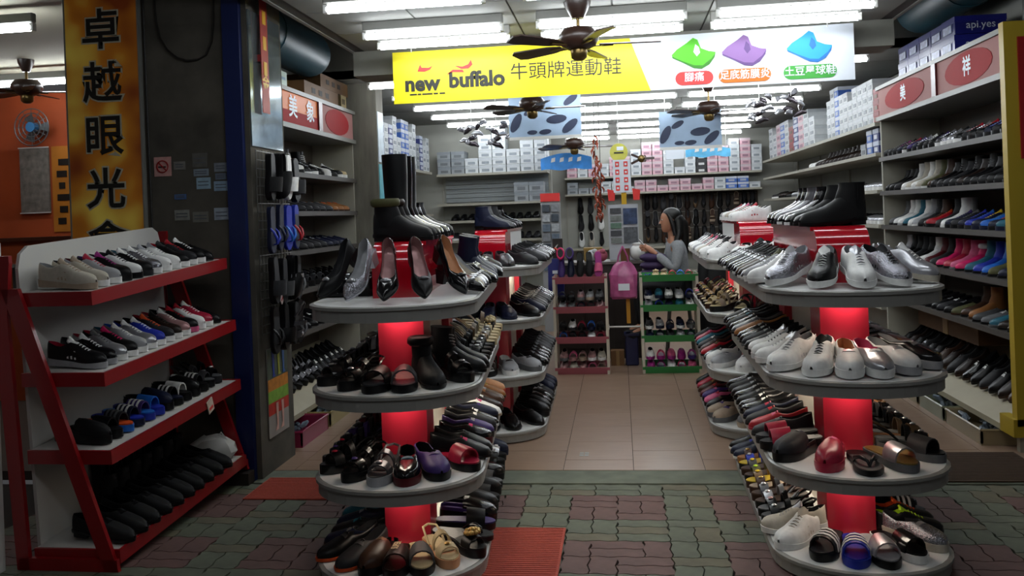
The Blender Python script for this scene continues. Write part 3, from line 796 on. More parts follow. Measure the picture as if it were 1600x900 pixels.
proto('sneaker', [('sole', l.sole(), 'sole', 40), ('upper', up, 'upper', 60), ('lining', li, 'lining', 60), ('tongue', tg, 'accent', 40), ('laces', l.bars(H, (.5, .55, .6, .65, .7)), 'lace', 60), ('side_stripes', sw, 'accent', None)])
# --- slip-on with thick sole
l = Last(.26, .051, base=[(0, .04), (.4, .036), (1, .03)])
H = [(0, .052), (.1, .048), (.25, .034), (.4, .042), (.5, .048), (.6, .044), (.8, .036), (.95, .026), (1, .01)]
O = [(0, 0), (.03, .55), (.1, .74), (.3, .76), (.45, .66), (.53, .4), (.57, 0)]
up, li = l.upper(H, O)
proto('slip_on', [('sole', l.sole(), 'sole', 40), ('upper', up, 'upper', 60), ('lining', li, 'lining', 60), ('band', l.band(.55, .62, .055, .053, grow=1.01), 'accent', 50)])
# --- leather shoe / loafer
l = Last(.28, .049, base=[(0, .03), (.25, .03), (.36, .018), (1, .014)])
H = [(0, .06), (.1, .056), (.25, .042), (.4, .052), (.5, .06), (.6, .052), (.8, .038), (.95, .026), (1, .008)]
O = [(0, 0), (.03, .5), (.1, .68), (.3, .7), (.44, .55), (.5, .3), (.54, 0)]
up, li = l.upper(H, O)
hl = Last(.275, .046, base=[(0, .03), (.3, .03)])
proto('leather_shoe', [('sole', l.sole(th=.012, grow=1.06), 'sole', 40), ('heel', MB().rings([[(hl.x(t), hl.cy(t) - hl.hw(t), z) for z in (0, .02)] + [(hl.x(t), hl.cy(t) + hl.hw(t), z) for z in (.02, 0)] for t in (0, .03, .1, .2, .27)]), 'sole', 40),
                       ('upper', up, 'upper', 60), ('lining', li, 'lining', 60), ('strap', l.band(.53, .6, .066, .062, grow=1.01), 'accent', 50), ('welt', l.bars(H, (.5,), .4, .003), 'lace', 60)])
# --- pump with block heel
l = Last(.245, .04, HWP, base=[(0, .068), (.15, .064), (.35, .042), (.55, .018), (.7, .012), (1, .014)])
H = [(0, .05), (.1, .046), (.25, .03), (.45, .026), (.6, .03), (.7, .042), (.8, .04), (.92, .03), (1, .012)]
O = [(0, 0), (.02, .5), (.08, .8), (.3, .86), (.55, .82), (.66, .55), (.72, 0)]
up, li = l.upper(H, O)
orn = MB().ball((l.x(.74), l.cy(.74), l.base(.74) + .043), (.011, .016, .006), 8, 5)
for sd in (-1, 1): orn.ball((l.x(.74), l.cy(.74) + sd * .013, l.base(.74) + .04), (.008, .009, .006), 8, 4)
proto('pump', [('sole', l.sole(th=.007, grow=1.02), 'sole', 40), ('heel', MB().rings([[(l.x(.02) + a * .006, -.016, 0), (l.x(.02) + a * .006 + .034, -.016, 0), (l.x(.02) + a * .006 + .034, .016, 0), (l.x(.02) + .006 * a, .016, 0)] if a else
              [(l.x(.0), -.024, .066), (l.x(.2), -.024, .058), (l.x(.2), .024, .058), (l.x(0), .024, .066)] for a in (1, 0)]), 'sole', 30), ('upper', up, 'upper', 60), ('insole', li, 'lining', 60), ('ornament', orn, 'accent', 60)])
# --- ankle boot
def boot(kind, Hs, rx, ry, cuff, L=.27, heel=.03):
    l = Last(L, .046, base=[(0, heel), (.25, heel), (.4, .02), (1, .016)])
    H = [(0, .085), (.1, .095), (.3, .1), (.42, .09), (.55, .066), (.7, .05), (.85, .042), (.95, .03), (1, .01)]
    up, _ = l.upper(H)
    n = 14; cx = l.x(.215)
    ell = lambda z, a, b, dx: [(cx + dx + a * math.cos(2 * PI * k / n), l.cy(.2) * .3 + b * math.sin(2 * PI * k / n), z) for k in range(n)]
    prof = [(heel + .03, .06, .034, .002), (heel + .075, .06, .037, .004), (heel + .11, .052, .037, -.003), (Hs * .6 + .05, rx, ry, -.004), (Hs, rx * 1.04, ry * 1.04, -.006)]
    up.rings([ell(*p) for p in prof], caps=False)
    li = MB().rings([ell(Hs, rx * 1.04, ry * 1.04, -.006), ell(Hs - .003, rx * .92, ry * .92, -.006), ell(Hs - .06, rx * .85, ry * .85, -.006)])
    parts = [('sole', l.sole(th=.015, grow=1.05), 'sole', 40), ('heel', MB().rings([[(l.x(t), l.cy(t) - l.hw(t), z) for z in (0, heel - .008)] + [(l.x(t), l.cy(t) + l.hw(t), z) for z in (heel - .008, 0)] for t in (0, .03, .1, .2, .28)]), 'sole', 40),
             ('upper', up, 'upper', 60), ('lining', li, 'lining', 60)]
    if cuff == 'fur':
        mb = MB(); rnd = random.Random(3)
        mb.rings([[(cx - .006 + (rx + d + rnd.random() * .004) * math.cos(2 * PI * k / 20), (ry + d + rnd.random() * .004) * math.sin(2 * PI * k / 20), z) for k in range(20)] for z, d in ((Hs - .03, .0), (Hs - .022, .009), (Hs - .005, .01), (Hs + .004, .004), (Hs + .002, -.008))], caps=False)
        parts.append(('fur_cuff', mb, 'accent', 60))
    elif cuff == 'lace':
        mb = MB()
        for k in range(5):
            z = heel + .065 + k * (Hs - heel - .09) / 5; xx = cx + .062 - k * .003
            mb.tube([(xx - .018, -.022, z + .008), (xx, -.01, z + .006), (xx + .002, .01, z), (xx - .016, .022, z)], .003, 4)
        parts.append(('laces', mb, 'lace', 60))
    else:
        parts.append(('zip', MB().bar((cx - .004, ry + .0035, heel + .06), (cx - .006, ry * 1.04 + .002, Hs - .01), .004, .003), 'accent', None))
    proto(kind, parts)
boot('ankle_boot', .165, .05, .038, 'zip')
boot('fur_boot', .17, .052, .04, 'fur')
boot('laced_boot', .19, .05, .038, 'lace')
boot('tall_boot', .37, .056, .046, 'zip')
boot('short_boot', .2, .052, .04, 'zip', L=.24)
# --- slide
l = Last(.265, .05, base=[(0, .034), (.5, .028), (1, .03)], bend=.005)
st = MB(); bd = l.band(.5, .82, .066, .058, th=.006, grow=1.04)
for k in range(3):
    t = .545 + k * .085
    st.add(*(lambda q: (q.v, q.f))(l.band(t, t + .04, .0665 - .002 * k, .066 - .0025 * k, th=.001, grow=1.045, lift=.0012)))
fb = MB().prism([(l.x(t), l.cy(t) + l.hw(t) * .9) for t in TS] + [(l.x(t), l.cy(t) - l.hw(t) * .9) for t in reversed(TS)], .03, .0355)
proto('slide', [('sole', l.sole(grow=1.03), 'sole', 40), ('footbed', fb, 'lining', None), ('strap', bd, 'upper', 50), ('stripes', st, 'accent', 50)])
proto('plain_slide', [('sole', l.sole(grow=1.03), 'sole', 40), ('footbed', fb, 'lining', None), ('strap', bd, 'upper', 50)])
# --- flip-flop
l = Last(.265, .05, base=[(0, .026), (.5, .02), (1, .022)], bend=.006)
th = MB()
for sd in (-1, 1):
    th.tube([(l.x(.82), l.cy(.82), .02), (l.x(.8), l.cy(.8) + sd * .006, .042), (l.x(.68), l.cy(.68) + sd * l.hw(.68) * .5, .05), (l.x(.55), l.cy(.55) + sd * l.hw(.55) * .86, .038), (l.x(.46), l.cy(.46) + sd * l.hw(.46) * .95, .018)], [.004, .006, .0085, .0075, .005], 6)
fb2 = MB().prism([(l.x(t), l.cy(t) + l.hw(t) * .95) for t in TS] + [(l.x(t), l.cy(t) - l.hw(t) * .95) for t in reversed(TS)], .019, .0235)
proto('flip_flop', [('sole', l.sole(grow=1.03), 'sole', 40), ('footbed', fb2, 'lining', None), ('thong', th, 'upper', 60)])
# --- platform sandal with straps
l = Last(.25, .045, base=[(0, .05), (.4, .045), (.7, .034), (1, .034)])
tr = MB()
for sd in (-1, 1):
    tr.tube([(l.x(.34), sd * l.hw(.34), .045), (l.x(.2), sd * l.hw(.2) * 1.02, .075), (l.x(.06), sd * l.hw(.1) * .9, .092), (l.x(-.0), 0, .096)], .005, 5)
ins = MB().prism([(l.x(t), l.cy(t) + l.hw(t) * .93) for t in TS if t > .66] + [(l.x(t), l.cy(t) - l.hw(t) * .93) for t in reversed(TS) if t > .66], .034, .0375)
ins.rings([[(l.x(t), l.cy(t) - l.hw(t) * .93, l.base(t) + .001), (l.x(t), l.cy(t) + l.hw(t) * .93, l.base(t) + .001), (l.x(t), l.cy(t) + l.hw(t) * .93, l.base(t) + .003), (l.x(t), l.cy(t) - l.hw(t) * .93, l.base(t) + .003)] for t in TS if t <= .7])
proto('sandal', [('sole', l.sole(), 'sole', 40), ('insole', ins, 'lining', None), ('toe_strap', l.band(.68, .84, .052, .044), 'upper', 50), ('instep_strap', l.band(.46, .55, .072, .066), 'upper', 50), ('heel_strap', tr, 'upper', 60), ('buckle', MB().ball((l.x(.76), l.cy(.76), l.base(.76) + .045), (.013, .013, .005), 8, 4), 'accent', 60)])
fw = MB(); rnd = random.Random(5)
for k in range(9):
    a = 2 * PI * k / 9
    fw.ball((l.x(.74) + .02 * math.cos(a), l.cy(.74) + .026 * math.sin(a), l.base(.74) + .048 + .005 * rnd.random()), (.013, .013, .01), 6, 4)
fw.ball((l.x(.74), l.cy(.74), l.base(.74) + .06), (.014, .014, .01), 8, 4)
proto('flower_sandal', [('sole', l.sole(), 'sole', 40), ('insole', ins, 'lining', None), ('toe_strap', l.band(.64, .84, .05, .042), 'upper', 50), ('flower', fw, 'accent', 60)])
# --- clog
l = Last(.265, .05, base=[(0, .04), (.5, .034), (1, .034)])
H = [(.4, .058), (.5, .062), (.62, .056), (.8, .046), (.92, .036), (1, .014)]
up, _ = l.upper(H, t0=.4)
rim = MB().rings([[(l.x(t), l.cy(t) - l.hw(t) * 1.0, l.base(t) - .002), (l.x(t), l.cy(t) - l.hw(t), l.base(t) + .016), (l.x(t), l.cy(t) - l.hw(t) * .86, l.base(t) + .014), (l.x(t), l.cy(t) - l.hw(t) * .84, l.base(t)), (l.x(t), l.cy(t) + l.hw(t) * .84, l.base(t)), (l.x(t), l.cy(t) + l.hw(t) * .86, l.base(t) + .014), (l.x(t), l.cy(t) + l.hw(t), l.base(t) + .016), (l.x(t), l.cy(t) + l.hw(t), l.base(t) - .002)] for t in (0, .015, .05, .11, .18, .26, .34, .42, .5)], caps=True)
proto('clog', [('sole', l.sole(grow=1.03), 'sole', 40), ('upper', up, 'upper', 60), ('footbed', rim, 'lining', 50), ('band', l.band(.42, .5, .07, .07, grow=1.02), 'accent', 50)])

PAL = {  # colour word: (hex, roughness, metallic)
    'black': (0x09090b, .4, 0), 'shiny black': (0x0b0b0d, .14, 0), 'matte black': (0x0b0b0d, .7, 0), 'charcoal': (0x202023, .6, 0), 'grey': (0x5b5c5e, .6, 0), 'dark grey': (0x3a3b3d, .55, 0), 'pale grey': (0x96979a, .55, 0),
    'white': (0xdcdcda, .5, 0), 'off-white': (0xb0a99b, .6, 0), 'silver': (0xb4b5ba, .3, .75), 'glittery silver': (0x9c9ca4, .22, .85), 'pewter': (0x57565a, .3, .6), 'beige': (0x9b8a78, .6, 0), 'cream': (0xc0ae86, .6, 0),
    'brown': (0x3a2418, .4, 0), 'dark brown': (0x20140f, .4, 0), 'tan': (0x8a5a30, .5, 0), 'orange': (0xc2481c, .5, 0), 'red': (0x9c1524, .4, 0), 'crimson': (0xa01c38, .35, 0), 'dark red': (0x4e1018, .4, 0), 'pink': (0xc0557c, .5, 0), 'hot pink': (0xc41c5c, .45, 0),
    'magenta': (0x8c2470, .5, 0), 'purple': (0x3c2a66, .5, 0), 'navy': (0x10162e, .5, 0), 'blue': (0x1f2f9a, .45, 0), 'bright blue': (0x2060b8, .45, 0), 'teal': (0x1f5a6c, .5, 0), 'green': (0x3c7a3a, .5, 0), 'lime': (0x9ac023, .5, 0),
    'yellow': (0xc4a81e, .5, 0), 'gold': (0xa88a4c, .3, .7), 'bronze': (0x6a543c, .35, .5), 'peach': (0xc08c66, .55, 0), 'olive': (0x4a4a2c, .6, 0), 'rose': (0xa88080, .35, .4)}
SM = {}
def smat(c):
    if c not in SM:
        h, r, m = PAL[c]
        n = 'glitter' in c
        SM[c] = M('shoe_' + c.replace(' ', '_'), h, r, m, spec=.28 if (r > .38 and m == 0) else None, noise=.45 if n else .1, scale=160 if n else 40, bump=.5 if n else .08)
    return SM[c]
WORD = {'sneaker': 'lace-up sneaker', 'slip_on': 'thick soled slip-on', 'leather_shoe': 'leather shoe', 'pump': 'heeled pump', 'ankle_boot': 'ankle boot', 'fur_boot': 'fur trimmed boot', 'laced_boot': 'laced boot', 'tall_boot': 'tall boot', 'short_boot': 'short boot',
        'slide': 'striped slide', 'plain_slide': 'slide', 'flip_flop': 'flip-flop', 'sandal': 'strappy sandal', 'flower_sandal': 'flower sandal', 'clog': 'clog'}
CAT = {'sneaker': 'sneaker', 'slip_on': 'shoe', 'leather_shoe': 'shoe', 'pump': 'pump', 'slide': 'slipper', 'plain_slide': 'slipper', 'flip_flop': 'flip-flop', 'sandal': 'sandal', 'flower_sandal': 'sandal', 'clog': 'clog'}
JOIN = {}
def joined(kind):
    """far away shoes are one mesh with a material slot per part"""
    if kind not in JOIN:
        keep = [p for p in PROTO[kind] if p[2] in ('sole', 'upper', 'lining') or p[0] in ('fur_cuff', 'flower')]
        vs, fs, mi = [], [], []
        for q, (n, me, role) in enumerate(keep):
            o = len(vs); vs += [tuple(v.co) for v in me.vertices]
            for p in me.polygons: fs.append(tuple(i + o for i in p.vertices)); mi.append(q)
        me = bpy.data.meshes.new(kind); me.from_pydata(vs, [], fs)
        for q in keep: me.materials.append(None)
        for p, i in zip(me.polygons, mi): p.material_index = i; p.use_smooth = True
        me.set_sharp_from_angle(angle=R(50)); me.update()
        JOIN[kind] = (me, [q[2] for q in keep])
    return JOIN[kind]
NSHOE = 0
def shoe(spec, loc, rotz, where, group, scale=1., far=False, pitch=0., roll=0., ws=1.):
    """spec 'kind:upper/sole/accent/lining'"""
    global NSHOE
    kind, cs = spec.split(':')
    cs = cs.split('/') + [None] * 4
    up = cs[0]; so = cs[1] or up; ac = cs[2] or up; li = cs[3] or ('charcoal' if kind not in ('slide', 'plain_slide', 'flip_flop', 'sandal', 'flower_sandal', 'clog') else so)
    role = {'upper': up, 'sole': so, 'accent': ac, 'lining': li, 'lace': cs[2] or ('white' if up not in ('white', 'silver') else up) if kind == 'sneaker' else (cs[2] or up)}
    nm = kind
    label = '%s %s, %s' % (up, WORD[kind], where)
    cat = CAT.get(kind, 'boot')
    NSHOE += 1
    if far:
        me, roles = joined(kind)
        t = bpy.data.objects.new(nm, me); COL.objects.link(t)
        for sl_, r_ in zip(t.material_slots, roles): sl_.link = 'OBJECT'; sl_.material = smat(role[r_])
        tag(t, label, cat, group)
    else:
        t = thing(nm, label, cat, group=group)
        for n, me, r_ in PROTO[kind]:
            o = bpy.data.objects.new(n, me); COL.objects.link(o); o.parent = t
            sl_ = o.material_slots[0]; sl_.link = 'OBJECT'; sl_.material = smat(role[r_])
    t.location = loc
    t.rotation_euler = (Matrix.Rotation(rotz, 3, 'Z') @ Matrix.Rotation(-pitch, 3, 'Y') @ Matrix.Rotation(roll, 3, 'X')).to_euler()
    t.scale = (scale, scale * ws, scale)
    return t
RS = random.Random(11)
def expand(s):
    """'3*sneaker:black/white, pump:red' -> list"""
    out = []
    for q in s.replace('\n', ' ').split(','):
        q = q.strip()
        if not q: continue
        n = 1
        if '*' in q: n, q = q.split('*'); n = int(n)
        out += [q] * n
    return out
def row(specs, p0, p1, z, head, where, group, scale=1., far=False, jit=.05, z1=None, pitch=0., mat=None, start=1, roll=0.):
    sp = expand(specs) if isinstance(specs, str) else specs
    n = len(sp)
    for i, s in enumerate(sp):
        u = i / (n - 1) if n > 1 else 0
        p = Vector((p0[0] + (p1[0] - p0[0]) * u, p0[1] + (p1[1] - p0[1]) * u, z + ((z1 if z1 is not None else z) - z) * u))
        h = head(u) if callable(head) else head
        h += (RS.random() - .5) * 2 * jit
        if mat is not None:
            p = mat @ p
            h += mat.to_euler().z
        sc = scale * (.97 + .05 * RS.random())
        shoe(s, p, h, where % nth(start + i), group, sc, far, pitch, roll)

# ================================================================== SHOES ON THE GONDOLAS
def gmat(k):
    l, r, _ = GON[k]
    return Matrix.Translation(l) @ Matrix.Rotation(r, 4, 'Z')
GNAME = {'LF': 'gondola by red rack', 'RF': 'gondola by yellow cabinet', 'LB': 'rear gondola by pink bins', 'RB': 'rear gondola by green bins'}
TN = ['bottom tray', 'third tray', 'second tray', 'top tray']
def tray_front(k, ti, specs, pitch=0., lift=0., y=.165, sc=1.04, spread=.225, fan=1.5):
    z = TZ[ti] + .001 + lift
    sp = expand(specs); n = len(sp); m = gmat(k)
    for i, s in enumerate(sp):
        u = i / (n - 1) - .5 if n > 1 else 0
        p = Vector((u * 2 * spread, y + .155 * abs(u * 2) ** 2, z))
        shoe(s, m @ p, -PI / 2 + u * fan + GON[k][1] + (RS.random() - .5) * .06, '%s at rounded end, %s, %s' % (nth(i + 1), TN[ti], GNAME[k]), 'shoes on the ' + GNAME[k], sc, False, pitch)
def tray_side(k, ti, specs, side, y0=.46, y1=1.7, pitch=0., lift=0., x=.231, sc=.96, lean=0.):
    if ti == 3: x = .25
    inner = (side > 0) == (k[0] == 'L')
    row(specs, (side * x, y0), (side * x, y1), TZ[ti] + .001 + lift, (0 if side > 0 else PI) - side * lean, '%s on ' + ('aisle' if inner else 'wall') + ' side, ' + TN[ti] + ', ' + GNAME[k], 'shoes on the ' + GNAME[k], sc, False, .1, mat=gmat(k), pitch=pitch)
def crown(k, specs, y0, y1, head, sc=1.):
    row(specs, (0, y0), (0, y1), 1.353, head, '%s on red crown, ' + GNAME[k], 'boots on the crown of the ' + GNAME[k], sc, mat=gmat(k))
PB = 'pump:shiny black/black/silver/rose'
# left front
crown('LF', 'fur_boot:matte black/black/olive, fur_boot:matte black/black/dark brown, tall_boot:black/black, tall_boot:shiny black/black, tall_boot:black/black, ankle_boot:shiny black/black, ankle_boot:charcoal/black', .56, 1.36, R(-22), 1.1)
tray_front('LF', 3, 'pump:black/black/silver/charcoal, pump:glittery silver/silver/silver/pale grey, %s, pump:black/black/pewter/rose, pump:shiny black/black/black/peach' % PB, pitch=-.62, lift=.084, y=.17)
tray_side('LF', 3, '%s, pump:off-white/black/silver/rose, pump:silver/black/silver/off-white, pump:silver/grey/silver/off-white, pump:black/black/white/pale grey, leather_shoe:shiny black/black/silver, leather_shoe:navy/black/silver, short_boot:navy/black, short_boot:navy/black, leather_shoe:black/black/white, leather_shoe:shiny black/black/white, slip_on:black/white/silver' % PB, 1, lean=.35, pitch=-.2, lift=.025)
tray_side('LF', 3, 'leather_shoe:shiny black/black/silver, sandal:black/black/silver, sandal:charcoal/black/silver, leather_shoe:black/black, pump:black/black/silver, leather_shoe:shiny black/black, leather_shoe:black/black, pump:dark grey/black/silver', -1, .5, 1.5)
tray_front('LF', 2, 'sandal:shiny black/black/silver/black, sandal:shiny black/black/silver/black, plain_slide:black/black/black/dark grey, plain_slide:pewter/black/silver/rose, fur_boot:matte black/black/black, sandal:black/black/silver/black', y=.17, fan=1.45)
tray_side('LF', 2, 'laced_boot:black/black/silver, ankle_boot:black/black/silver, sandal:black/black/white/black, sandal:shiny black/black/white/black, sandal:black/black/silver/black, sandal:black/black/silver/charcoal, sandal:bronze/black/silver/cream, sandal:off-white/cream/silver/cream, sandal:black/cream/white/cream, sandal:cream/cream/gold/cream, flower_sandal:black/cream/cream/cream, flower_sandal:black/black/cream/cream, sandal:beige/cream/gold/cream', 1, .42, 1.72, pitch=-.1, lift=.02)
tray_side('LF', 2, 'sandal:black/black/silver, sandal:shiny black/black/silver, sandal:black/black/pewter, sandal:black/black/silver, flip_flop:black/black/silver, sandal:silver/black/silver/grey, sandal:pewter/black, flower_sandal:off-white/grey/off-white/grey, sandal:pale grey/black/silver, sandal:grey/black', -1, .42, 1.4)
tray_front('LF', 1, 'sandal:black/shiny black/crimson/black, sandal:shiny black/black/purple/black, sandal:pewter/pale grey/silver/dark grey, slip_on:shiny black/dark red/teal/black, slip_on:purple/black/purple/black, plain_slide:crimson/black/crimson/crimson', y=.17)
tray_side('LF', 1, 'leather_shoe:black/black/hot pink, leather_shoe:black/black/black, slip_on:shiny black/dark red/hot pink, slip_on:purple/black/silver, slip_on:charcoal/black/white, leather_shoe:shiny black/white/white, slip_on:navy/black/purple, leather_shoe:white/beige/pink, leather_shoe:dark brown/dark brown/white, slip_on:brown/dark red/tan, leather_shoe:bronze/brown/silver, leather_shoe:tan/brown/gold, slip_on:peach/orange/peach', 1, .42, 1.72, pitch=-.1, lift=.018)
tray_side('LF', 1, 'sandal:black/black/purple, sandal:shiny black/black/crimson, sandal:black/black/silver, sandal:purple/black/silver, sandal:dark brown/black/silver, sandal:dark red/black/silver, sandal:brown/black/bronze, sandal:black/dark brown/silver, sandal:brown/brown/gold, sandal:dark brown/black/silver, sandal:tan/brown/gold', -1, .38, 1.45)
tray_front('LF', 0, 'leather_shoe:black/orange/charcoal, leather_shoe:charcoal/orange/dark grey, clog:brown/black/bronze/black, plain_slide:dark brown/black/cream/dark brown, plain_slide:dark grey/black/grey/cream, sandal:cream/peach/gold/cream, flower_sandal:black/black/gold/black', y=.165, fan=1.55, spread=.24)
# one slide carries printed letters
_s = [o for o in bpy.data.objects if o.get('label', '').startswith('dark brown slide, fourth at rounded end, bottom tray')][0]
for _w, _x in (('SUPER', .02),):
    text(_w, .036, smat('cream'), _s, (.035, 0, .0925), rot=(0, R(6), PI), offset=.001)
tray_side('LF', 0, 'flip_flop:shiny black/black/silver, plain_slide:black/black/silver/purple, clog:shiny black/black/silver/purple, clog:black/black/silver, plain_slide:black/black/gold/black, clog:black/black/gold/black, plain_slide:charcoal/black/silver/grey, clog:shiny black/black/silver/bronze, plain_slide:shiny black/black/silver, sandal:black/black/silver, sandal:silver/black/white, clog:navy/navy/silver', 1, .42, 1.72, pitch=-.08, lift=.015)
tray_side('LF', 0, 'leather_shoe:navy/dark brown/grey, leather_shoe:black/black/teal, leather_shoe:navy/navy/silver, leather_shoe:teal/black/white, leather_shoe:black/black/crimson, slip_on:hot pink/black/pink, slip_on:charcoal/black, leather_shoe:black/black', -1, .4, 1.2)
# lettering across one slide
# right front
crown('RF', 'ankle_boot:matte black/black, leather_shoe:black/black/silver, ankle_boot:matte black/black/silver, leather_shoe:shiny black/white/silver, ankle_boot:shiny black/black, leather_shoe:shiny black/white/silver, ankle_boot:pewter/black/silver, ankle_boot:shiny black/black, ankle_boot:shiny black/black/silver', .54, 1.46, R(197), 1.1)
tray_front('RF', 3, 'sneaker:glittery silver/white/pale grey/pale grey, sneaker:black/white/white/pale grey, sneaker:white/white/silver/pale grey, sneaker:glittery silver/white/charcoal/charcoal, sneaker:silver/off-white/white/pale grey', pitch=-.2, lift=.034, y=.165, sc=1.0)
tray_side('RF', 3, 'sneaker:black/white/charcoal, sneaker:glittery silver/pale grey/silver, sneaker:silver/white/black, sneaker:black/white/silver, sneaker:glittery silver/white/black, sneaker:charcoal/white/white, sneaker:silver/white/white, sneaker:black/black/silver, sneaker:black/black/white, sneaker:grey/white/silver', 1, .44, 1.5, lean=.3, pitch=-.15, lift=.02)
tray_side('RF', 3, 'sneaker:white/white/silver, sneaker:pale grey/white/olive, leather_shoe:pewter/white/silver, leather_shoe:dark brown/white/silver, leather_shoe:brown/black/silver, leather_shoe:shiny black/white/silver, leather_shoe:shiny black/grey/silver, leather_shoe:shiny black/black/silver, leather_shoe:charcoal/black/silver, leather_shoe:shiny black/white/silver, leather_shoe:pewter/black/silver, leather_shoe:shiny black/black/silver, leather_shoe:black/black/silver', -1, .42, 1.72, pitch=-.15, lift=.02)
tray_front('RF', 2, 'sneaker:white/white/silver/silver, sneaker:white/white/black/pale grey, slip_on:white/white/silver/peach, slip_on:silver/white/white/pink, slip_on:white/pale grey/silver/pale grey, slip_on:shiny black/pale grey/silver/pale grey', y=.165, pitch=-.08, lift=.016)
tray_side('RF', 2, 'slip_on:shiny black/white/silver/pale grey, slip_on:rose/grey/peach, slip_on:rose/pale grey/rose, slip_on:silver/white/glittery silver, slip_on:glittery silver/white/silver, slip_on:silver/grey/silver, slip_on:silver/white/white, slip_on:glittery silver/white/silver, slip_on:silver/white/silver, slip_on:white/white/silver, slip_on:glittery silver/white/silver', 1, .42, 1.55)
tray_side('RF', 2, 'sneaker:white/white/silver, sneaker:white/white/black, sneaker:white/charcoal/silver, leather_shoe:black/black/silver, leather_shoe:charcoal/grey/silver, leather_shoe:shiny black/black/silver, leather_shoe:shiny black/grey/silver, leather_shoe:tan/brown/bronze, leather_shoe:pewter/black/silver, leather_shoe:shiny black/black/silver, leather_shoe:charcoal/black/teal, leather_shoe:shiny black/grey/silver, leather_shoe:black/black/silver', -1, .42, 1.72, pitch=-.1, lift=.018)
tray_front('RF', 1, 'clog:charcoal/black/navy/black, clog:crimson/crimson/pink/crimson, flip_flop:black/black/charcoal/dark grey, plain_slide:silver/grey/gold/gold, plain_slide:charcoal/grey/bronze/black', y=.165, fan=1.45)
tray_side('RF', 1, 'sandal:black/grey/silver/grey, sandal:bronze/peach/silver/grey, sandal:black/black/silver, sandal:shiny black/black/silver, sandal:pewter/black/silver, sandal:black/black/bronze, flower_sandal:peach/tan/peach/peach, flower_sandal:peach/peach/cream/peach, flower_sandal:black/tan/peach/black, sandal:peach/tan/gold/peach, sandal:tan/black/gold', 1, .42, 1.5)
tray_side('RF', 1, 'plain_slide:crimson/black/red/black, plain_slide:crimson/charcoal/pink/charcoal, leather_shoe:charcoal/charcoal/grey, leather_shoe:red/crimson/pink, leather_shoe:charcoal/black/red, leather_shoe:navy/black/crimson, leather_shoe:shiny black/black/white, leather_shoe:shiny black/grey/white, leather_shoe:black/black/silver, leather_shoe:shiny black/black/silver, leather_shoe:black/black/silver, leather_shoe:charcoal/black/silver, leather_shoe:shiny black/black/silver', -1, .4, 1.66, pitch=-.08, lift=.015)
tray_front('RF', 0, 'sneaker:white/white/off-white/pale grey, slide:black/black/white/charcoal, slide:blue/blue/white/blue, plain_slide:silver/black/white/pale grey, plain_slide:shiny black/white/grey/black, slip_on:glittery silver/off-white/silver', y=.165, fan=1.45)
tray_side('RF', 0, 'sneaker:black/black/lime/lime, sneaker:black/black/orange/orange, slide:black/black/white/charcoal, slide:black/black/white/black, sneaker:navy/black/bright blue/bright blue, sneaker:black/black/red/red, slide:charcoal/black/white/navy, sneaker:black/black/teal/teal, sneaker:charcoal/black/yellow/yellow, sneaker:yellow/black/white/yellow, sneaker:black/black/white', 1, .42, 1.5)
tray_side('RF', 0, 'sneaker:off-white/white/silver, sandal:black/black/silver/dark grey, sandal:shiny black/black/rose/grey, sandal:silver/black/silver/brown, sandal:pewter/brown/silver/brown, sandal:brown/brown/gold/beige, sandal:bronze/brown/yellow/yellow, sandal:olive/black/lime/brown, sandal:dark grey/brown/yellow, sandal:blue/black/silver/yellow, sandal:brown/tan/gold, leather_shoe:navy/white/grey, leather_shoe:navy/charcoal/blue, leather_shoe:black/white/navy', -1, .4, 1.68, pitch=-.08, lift=.015)
# rear gondolas
crown('LB', 'ankle_boot:navy/black, ankle_boot:grey/black, leather_shoe:pewter/black/silver, ankle_boot:charcoal/black, leather_shoe:black/black, ankle_boot:shiny black/black', .56, 1.42, R(-15))
tray_front('LB', 3, 'leather_shoe:charcoal/black, leather_shoe:shiny black/black/silver, leather_shoe:charcoal/black/pewter, leather_shoe:pewter/black, leather_shoe:charcoal/black', y=.17)
tray_front('LB', 2, 'slip_on:crimson/dark red/pink, leather_shoe:matte black/black, leather_shoe:navy/black, leather_shoe:navy/navy, leather_shoe:black/black', y=.17)
tray_front('LB', 1, 'leather_shoe:brown/black, leather_shoe:shiny black/black/silver, sandal:dark brown/black/white/white, slip_on:pale grey/white/black/white, slip_on:pale grey/grey/charcoal', y=.17)
tray_front('LB', 0, 'leather_shoe:matte black/black, leather_shoe:matte black/black, leather_shoe:matte black/black, leather_shoe:black/black, leather_shoe:black/black', y=.17, sc=1.05)
for ti, a in ((3, 'leather_shoe:charcoal/black/pewter, leather_shoe:pewter/black/silver, leather_shoe:black/black, 4*leather_shoe:shiny black/black'), (2, 'leather_shoe:navy/black, leather_shoe:charcoal/black, leather_shoe:black/black/grey, 3*leather_shoe:charcoal/grey/grey, 3*leather_shoe:shiny black/black/silver'), (1, '4*leather_shoe:shiny black/black/grey, 3*leather_shoe:charcoal/black/grey, 2*leather_shoe:black/black'), (0, '2*clog:black/black/charcoal/black, 2*clog:shiny black/black/silver/black, 2*leather_shoe:charcoal/black/silver, 3*clog:navy/black/silver/navy')):
    tray_side('LB', ti, a, 1, .5, 1.5, pitch=-.12, lift=.02, lean=.4)
crown('RB', 'sneaker:white/white/red, sneaker:white/white/black, sneaker:off-white/white/pink, sneaker:white/white/silver, sneaker:pale grey/white/red', .6, 1.4, R(190))
tray_front('RB', 3, 'sneaker:white/white/black, slip_on:white/white/red, sneaker:silver/white/black, sneaker:white/white/grey, leather_shoe:black/black', y=.17)
tray_front('RB', 2, 'sandal:beige/black/gold/cream, sandal:black/black/gold/cream, sandal:brown/black/gold, leather_shoe:dark brown/black, leather_shoe:black/black', y=.17)
